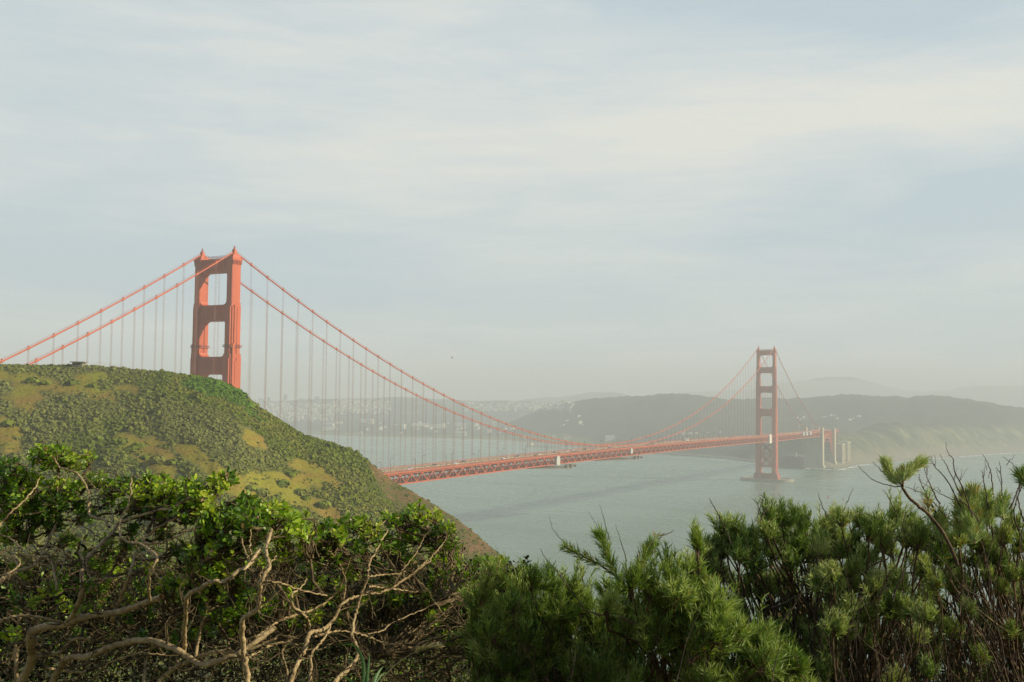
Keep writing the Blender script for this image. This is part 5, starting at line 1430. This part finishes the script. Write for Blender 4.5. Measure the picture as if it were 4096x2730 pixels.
for gi, (lab, mt, bu, dep, v0, yel, nd, topl, u0, u1, vb, nrand, heads) in enumerate(SG):
    bp = atv(np.array([bu*1.7407, 2900.0]), np.array(dep+.15)); base = np.array([bp[0], bp[1], 134.5])
    th_ = thing('sagebrush', tuple(base), lab, 'shrub', 'sagebrush shrubs in the foreground')
    sage_things.append(th_); lf, st, dead = MB(), MB(), MB()
    sage_leaf.append((lf, mt)); sage_stem.append(st); sage_dead.append(dead)
    tx = np.array([p[0] for p in topl]); ty = np.array([p[1] for p in topl])
    H = [(x, y, r, dep-.06+frng.normal(0, .05)-(y-1200)/400*.10) for x, y, r in heads]
    x = frng.uniform(u0, u1, nrand); tt = np.interp(x, tx, ty)+30; y = tt+(vb-tt)*frng.beta(.9, (1.0, 1.0, 1.6, 1.0, 1.3)[gi], nrand)
    H += [(x[i], y[i], frng.uniform(20, 38) if gi < 2 else frng.uniform(15, 30), dep+frng.uniform(-.12, .30)+(.12 if gi > 1 and i % 2 else 0)) for i in range(nrand)]
    H = np.array(H); nh = len(H); H[:, 1] += H[:, 2]*(.75 if gi < 2 else .3)
    pm = 1.7407/FPX*H[:, 3]                                  # metres per display pixel at each head
    lean = unit(RT*frng.normal(.12, .30, nh)[:, None]+np.array([0, 0, 1.])+_f*frng.normal(-.1, .25, nh)[:, None])
    cen = atv(H[:, :2]*1.7407, H[:, 3]); hub = cen-lean*(H[:, 2]*pm*.8)[:, None]
    # wood: stems fan from the root crown and fork towards every head
    n_main = max(8, nh//6); pick = frng.integers(0, nh, n_main)
    fork = base+(hub[pick]-base)*frng.uniform(.45, .75, n_main)[:, None]+frng.normal(0, .03, (n_main, 3))
    Km = kinky(base+frng.normal(0, .26, (n_main, 3))*np.array([1, 1, .1]), fork, 12, .06, frng)
    st.tubes(Km, np.linspace(.009, .0045, 12)[None]*frng.uniform(.6, 1.2, (n_main, 1)), 7)
    j = np.linalg.norm(hub[:, None]-fork[None], axis=2).argmin(1)
    start = Km[j, frng.integers(6, 12, nh)]
    st.tubes(kinky(start, hub, 12, .05, frng), np.linspace(.0040, .0020, 12)[None]*frng.uniform(.7, 1.3, (nh, 1)), 6)
    for q in range(nh):
        r = H[q, 2]*pm[q]; ax = lean[q]; long_ = frng.random() < (.45 if gi < 2 else .28)
        ns = int(H[q, 2]*(.62 if gi < 2 else .68)*frng.uniform(.75, 1.2))+3
        o = frng.normal(0, 1, (ns, 3)); o -= (o@ax)[:, None]*ax; o = unit(o)
        a_ = np.radians(frng.uniform(0, 1, ns)**.8*(34 if long_ else (78 if gi < 2 else 72)))
        dr = unit(ax*np.cos(a_)[:, None]+o*np.sin(a_)[:, None]+np.array([0, 0, .12]))
        ln = r*frng.uniform(1.15, 1.9, ns)*(1-.25*a_/1.3)*(1.25 if gi < 2 else 1.0)*(1.5 if long_ else 1.0)
        if long_: ln = ln*frng.uniform(.35, 1.1, ns)
        b0 = hub[q]+frng.normal(0, r*.12, (ns, 3)); mid_ = b0+dr*(ln*.5)[:, None]-np.array([0, 0, 1])*(ln*.07)[:, None]+frng.normal(0, r*.05, (ns, 3)); e_ = b0+dr*ln[:, None]+np.array([0, 0, 1])*(ln*.10)[:, None]
        vh = v0+frng.normal(0, .13)
        K = np.stack([b0, b0*.25+mid_*.75, mid_, mid_*.45+e_*.55, e_], 1)
        st.tubes(K, np.linspace(.0013, .0006, 5)[None]*np.ones((ns, 1)), 3)
        gold = yel if frng.random() < .5 else yel*.2
        nt = int(31 if gi < 2 else 28)
        # threads along every sprig at once
        tt_ = frng.uniform(.12, 1, (ns, nt)); k = np.clip((tt_*4).astype(int), 0, 3); fr = (tt_*4-k)[..., None]
        ii = np.arange(ns)[:, None]; C = K[ii, k]*(1-fr)+K[ii, k+1]*fr; T = unit(K[ii, k+1]-K[ii, k])
        C = C.reshape(-1, 3); T = T.reshape(-1, 3); tt_ = tt_.ravel()
        oo = frng.normal(0, 1, C.shape); oo -= (oo*T).sum(1, keepdims=True)*T; oo = unit(oo)
        D = oo*frng.uniform(.35, 1.0, len(C))[:, None]+T*frng.uniform(.6, 1.3, len(C))[:, None]+np.array([0, 0, .22])
        S = frng.uniform(.5, 1.15, len(C))*(.0225 if gi < 2 else .0200)
        var = np.clip(vh+frng.normal(0, .15, len(C))+.32*(tt_-.45), 0, .9)  # threads paler towards sprig tips: sunlit look put into colour, with young growth
        var = np.where(frng.random(len(C)) < gold*(1.25-tt_), frng.uniform(.93, 1, len(C)), var)
        add_threads(lf, C, D, S, var, frng, w=frng.uniform(.00062, .00115, (len(C), 1)), bend=.35)
    xd = frng.uniform(u0, u1, nd); td = np.interp(xd, tx, ty)+12; yd = td+(vb-td)*frng.uniform(0.0, 1, nd)
    tipd = atv(np.stack([xd*1.7407, yd*1.7407], -1), dep+frng.normal(0, .14, nd))
    std = tipd+(base-tipd)*frng.uniform(.12, .5, nd)[:, None]+frng.normal(0, .08, (nd, 3))
    dead.tubes(kinky(std, tipd, 10, .05, frng), np.linspace(.0015, .0006, 10)[None]*frng.uniform(.6, 1.5, (nd, 1)), 4)
# traced sprigs and bare twigs that stand out against the water (display px)
def sprig(gi, pts, w0, w1, d, leafy=None, n_th=0, yel=0.0, v0=.55, thread=.026, dead=False, sp=1.0):
    P = catmull(atv(np.array(pts)*1.7407, np.full(len(pts), d)+np.linspace(0, .05, len(pts))), max(8, 5*len(pts)))
    w = np.linspace(w0, w1, len(P))*1.7407/2/FPX*d
    (sage_dead if dead else sage_stem)[gi].tubes(P[None]+frng.normal(0, .0007, P[None].shape), w[None], 6)
    if leafy:
        k = len(P); seg = P[int(k*leafy[0]):max(int(k*leafy[1]), int(k*leafy[0])+3)]
        plume(sage_leaf[gi][0], catmull(seg, 12), n_th, .1, frng, v0, yel, sp, thread)
sprig(1, [(1470,1480),(1480,1420),(1450,1370),(1420,1330),(1380,1300),(1340,1280),(1295,1255)], 7, 3, 2.2, (.62, 1), 260, .25, .5, .02)
sprig(1, [(1470,1460),(1460,1400),(1430,1345),(1405,1300),(1390,1260),(1375,1225)], 7, 3, 2.2, (.45, 1), 420, .05, .5, .026)
sprig(1, [(1455,1395),(1450,1345),(1470,1300),(1490,1262),(1510,1240),(1548,1220)], 4, 1.6, 2.2, (.25, .72), 420, .22, .5, .024)
sprig(1, [(1490,1262),(1500,1242),(1515,1228)], 2, 1.2, 2.2, (.4, 1), 40, 1.0, .5, .016)
sprig(1, [(1470,1440),(1420,1418),(1370,1412),(1340,1400)], 6, 4, 2.18)
sprig(0, [(1340,1400),(1300,1340),(1260,1290),(1240,1262)], 3, 1.2, 2.2, dead=True)
sprig(4, [(2200,1300),(2170,1230),(2130,1180),(2095,1150),(2075,1122),(2072,1105)], 9, 6, 2.15)
sprig(4, [(2075,1118),(2060,1105),(2045,1090),(2035,1062)], 4, 2, 2.15, (0.1, 1), 480, .12, .78, .022, sp=.7)
sprig(4, [(2074,1112),(2085,1090),(2100,1075),(2120,1063)], 4, 2, 2.15, (0.1, 1), 560, .16, .78, .022, sp=.7)
sprig(4, [(2074,1112),(2070,1095),(2078,1082)], 4, 2, 2.15, (0.1, 1), 260, .6, .7, .02)
sprig(4, [(2075,1118),(2050,1118),(2010,1105),(1985,1085),(1972,1070)], 3, 1, 2.15, dead=True)
sprig(4, [(2075,1115),(2055,1100),(2030,1085),(2005,1062)], 3.4, 1, 2.16, dead=True)
for pts in ([(2235,1190),(2215,1130),(2195,1085),(2190,1055),(2178,1040),(2172,1018)], [(2225,1180),(2200,1120),(2175,1070),(2160,1045)], [(2215,1180),(2180,1110),(2150,1075),(2135,1055)],
            [(2290,1190),(2283,1140),(2278,1090),(2268,1062),(2258,1045)], [(2300,1180),(2302,1130),(2300,1080),(2296,1060)], [(2353,1200),(2340,1150),(2345,1100),(2330,1070),(2305,1050)],
            [(2350,1240),(2330,1180),(2350,1110),(2356,1075)], [(2250,1200),(2220,1160),(2170,1140),(2120,1110)], [(2160,1160),(2140,1120),(2128,1090),(2122,1060)], [(2150,1180),(2125,1130),(2110,1095)],
            [(2270,1170),(2262,1110),(2255,1080)], [(2320,1170),(2345,1110),(2362,1060)], [(2180,1200),(2150,1160),(2110,1130),(2080,1118)]):
    sprig(4, pts, 3.6, 1.0, 2.35+frng.uniform(-.1, .15), dead=True)
    P0, P1 = np.array(pts[1]), np.array(pts[-1])
    for q in range(2):
        a_ = P0+(P1-P0)*frng.uniform(.1, .8); b_ = a_+np.array([frng.normal(0, 9), -frng.uniform(12, 34)])
        sprig(4, [tuple(a_), tuple((a_+b_)/2+frng.normal(0, 1.5, 2)), tuple(b_)], 1.6, .7, 2.35, dead=True)
for gi, pts in ((1, [(1340,1340),(1330,1290),(1290,1240),(1270,1215),(1262,1185)]), (1, [(1420,1330),(1395,1265),(1375,1215),(1352,1175)]), (1, [(1400,1240),(1388,1195),(1378,1160)]), (1, [(1440,1290),(1425,1240),(1415,1205)]),
                (2, [(1600,1330),(1608,1260),(1605,1220),(1604,1190)]), (2, [(1680,1250),(1660,1200),(1640,1165),(1628,1145)]), (2, [(1745,1200),(1765,1165),(1780,1145)]), (2, [(1655,1190),(1640,1165),(1632,1148)]), (2, [(1740,1190),(1752,1150),(1757,1130)]),
                (1, [(1480,1330),(1492,1290),(1500,1262)]), (3, [(1900,1190),(1885,1150),(1880,1130)]), (3, [(1935,1180),(1950,1145),(1960,1120)]), (3, [(2060,1180),(2040,1140),(2028,1125)]), (2, [(1570,1340),(1540,1290),(1520,1250),(1505,1225)])):
    sprig(gi, pts, 2.6, .8, 2.4, dead=True)
sprig(4, [(2400,1150),(2375,1125),(2356,1108),(2344,1090)], 5, 3, 2.2, (.3, 1), 420, .1, .4, .024)
for (x, y, n_, yl) in ((2215,1140,420,.5),(2240,1130,420,.4),(2268,1142,380,.12),(2225,1165,420,.35),(2245,1180,420,.3),(2270,1170,400,.1),(2300,1150,380,.05),(2200,1190,300,.5),(2235,1205,380,.2),(2130,1140,120,.9),(2160,1205,240,.2)):
    sprig(4, [(x+5, y+45), (x+2, y+22), (x+frng.normal(0, 4), y-8)], 4, 2, 2.3+frng.uniform(-.08, .12), (.1, 1), n_, yl, .62, .024)
for gi, th_ in enumerate(sage_things):
    lf, mt = sage_leaf[gi]
    lf.build('leaves', M[mt], th_)
    sage_stem[gi].build('stems', M['sstem'], th_, smooth=True)
    sage_dead[gi].build('dead_twigs', M['deadtw'], th_, smooth=True)

# -- low undergrowth behind and beneath the shrubs, its leaves coloured dark as shade
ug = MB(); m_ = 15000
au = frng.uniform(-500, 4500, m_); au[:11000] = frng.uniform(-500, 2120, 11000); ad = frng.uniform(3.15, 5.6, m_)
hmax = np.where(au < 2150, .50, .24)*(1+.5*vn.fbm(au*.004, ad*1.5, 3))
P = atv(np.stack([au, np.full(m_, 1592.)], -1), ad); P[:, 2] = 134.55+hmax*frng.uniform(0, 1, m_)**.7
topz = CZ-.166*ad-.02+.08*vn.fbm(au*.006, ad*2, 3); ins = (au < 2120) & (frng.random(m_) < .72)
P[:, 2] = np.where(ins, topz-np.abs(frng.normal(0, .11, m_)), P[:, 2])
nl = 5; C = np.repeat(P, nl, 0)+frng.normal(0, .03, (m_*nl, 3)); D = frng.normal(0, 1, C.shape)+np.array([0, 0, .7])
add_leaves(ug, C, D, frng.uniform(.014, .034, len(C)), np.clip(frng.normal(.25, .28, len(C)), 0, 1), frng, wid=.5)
props(ug.build('undergrowth', M['shade_leaf']), 'leafy undergrowth, coloured dark as shade, filling the knoll beneath the foreground shrubs', 'undergrowth', kind='stuff')
ut = MB(); m_ = 500
au = frng.uniform(-300, 4300, m_); ad = frng.uniform(2.9, 5.2, m_)
A = atv(np.stack([au, np.full(m_, 1592.)], -1), ad); A[:, 2] = 134.5+frng.uniform(0, .25, m_)
B = A+unit(frng.normal(0, 1, (m_, 3))*np.array([1, 1, .35])+np.array([0, 0, .3]))*frng.uniform(.1, .4, m_)[:, None]
ut.tubes(kinky(A, B, 7, .1, frng), np.linspace(.005, .002, 7)[None]*frng.uniform(.4, 1.2, (m_, 1)), 4)
props(ut.build('fallen_brushwood', M['twig']), 'dry brushwood lying on the knoll under the shrubs', 'brushwood', kind='stuff')

# -- grass tuft with a drooping seed head, bottom centre
gt_b = atv(np.array([1460., 2790.]), np.array(2.15)); gt_ = thing('grass_tuft', (gt_b[0], gt_b[1], 134.6), 'green grass tuft with a drooping seed head at bottom centre', 'grass')
for pts, w in (([(1440,2790),(1455,2700),(1450,2640),(1425,2590),(1395,2578),(1350,2582)], 14), ([(1470,2790),(1468,2720),(1475,2650),(1478,2610)], 13), ([(1485,2790),(1495,2730),(1515,2690),(1535,2665)], 15), ([(1450,2790),(1420,2740),(1385,2712),(1355,2706)], 14),
               ([(1475,2790),(1500,2740),(1530,2700),(1560,2690)], 8), ([(1600,2790),(1640,2740),(1700,2722),(1740,2728)], 9)):
    P = catmull(atv(np.array(pts, float), np.linspace(2.15, 2.2, len(pts))), 16); T = unit(np.gradient(P, axis=0)); S_ = unit(np.cross(T, _f+np.array([0, 0, .2]))); Nn = np.cross(T, S_)
    ww = (w/2/FPX*2.15*np.sin(np.linspace(.9, math.pi-.03, 16)))[:, None]
    V = np.stack([P-S_*ww, P+Nn*ww*.5, P+S_*ww], 1).reshape(-1, 3)
    gb = MB(); gb.add(V, [(r*3+c, r*3+c+1, r*3+c+4, r*3+c+3) for r in range(15) for c in range(2)], None, np.full(48, frng.uniform(.2, .5)))
    gb.build('blade', M['grass'], gt_, smooth=True)
sh = MB(); P = catmull(atv(np.array([(1500,2760),(1560,2680),(1640,2620),(1700,2592),(1745,2585)], float), np.full(5, 2.12)), 24)
sh.tubes(P[None], np.linspace(.0011, .0006, 24)[None], 4, a=[.9])
k = frng.integers(13, 24, 70); add_threads(sh, P[k], unit(np.gradient(P, axis=0))[k]*1.6+frng.normal(0, .4, (70, 3)), frng.uniform(.012, .024, 70), frng.uniform(.82, 1, 70), frng, w=.0012, bend=.1)
sh.build('seed_head', M['grass'], gt_)

# ------------------------------------------------------------------ haze
hz = MB(); hz.box((-14200, -14800, -8), (15400, 14800, 300))
hm = bpy.data.materials.new('haze_air'); hm.use_nodes = True
ht = hm.node_tree; ht.nodes.remove(ht.nodes['Principled BSDF'])
pv = N(ht, 'ShaderNodeVolumePrincipled'); pv.inputs['Color'].default_value = (0.805, 0.84, 0.865, 1); pv.inputs['Density'].default_value = 0.00030
pv.inputs['Anisotropy'].default_value = 0.0
L(ht, pv.outputs[0], ht.nodes['Material Output'].inputs['Volume'])
props(hz.build('haze', hm), kind='stuff')
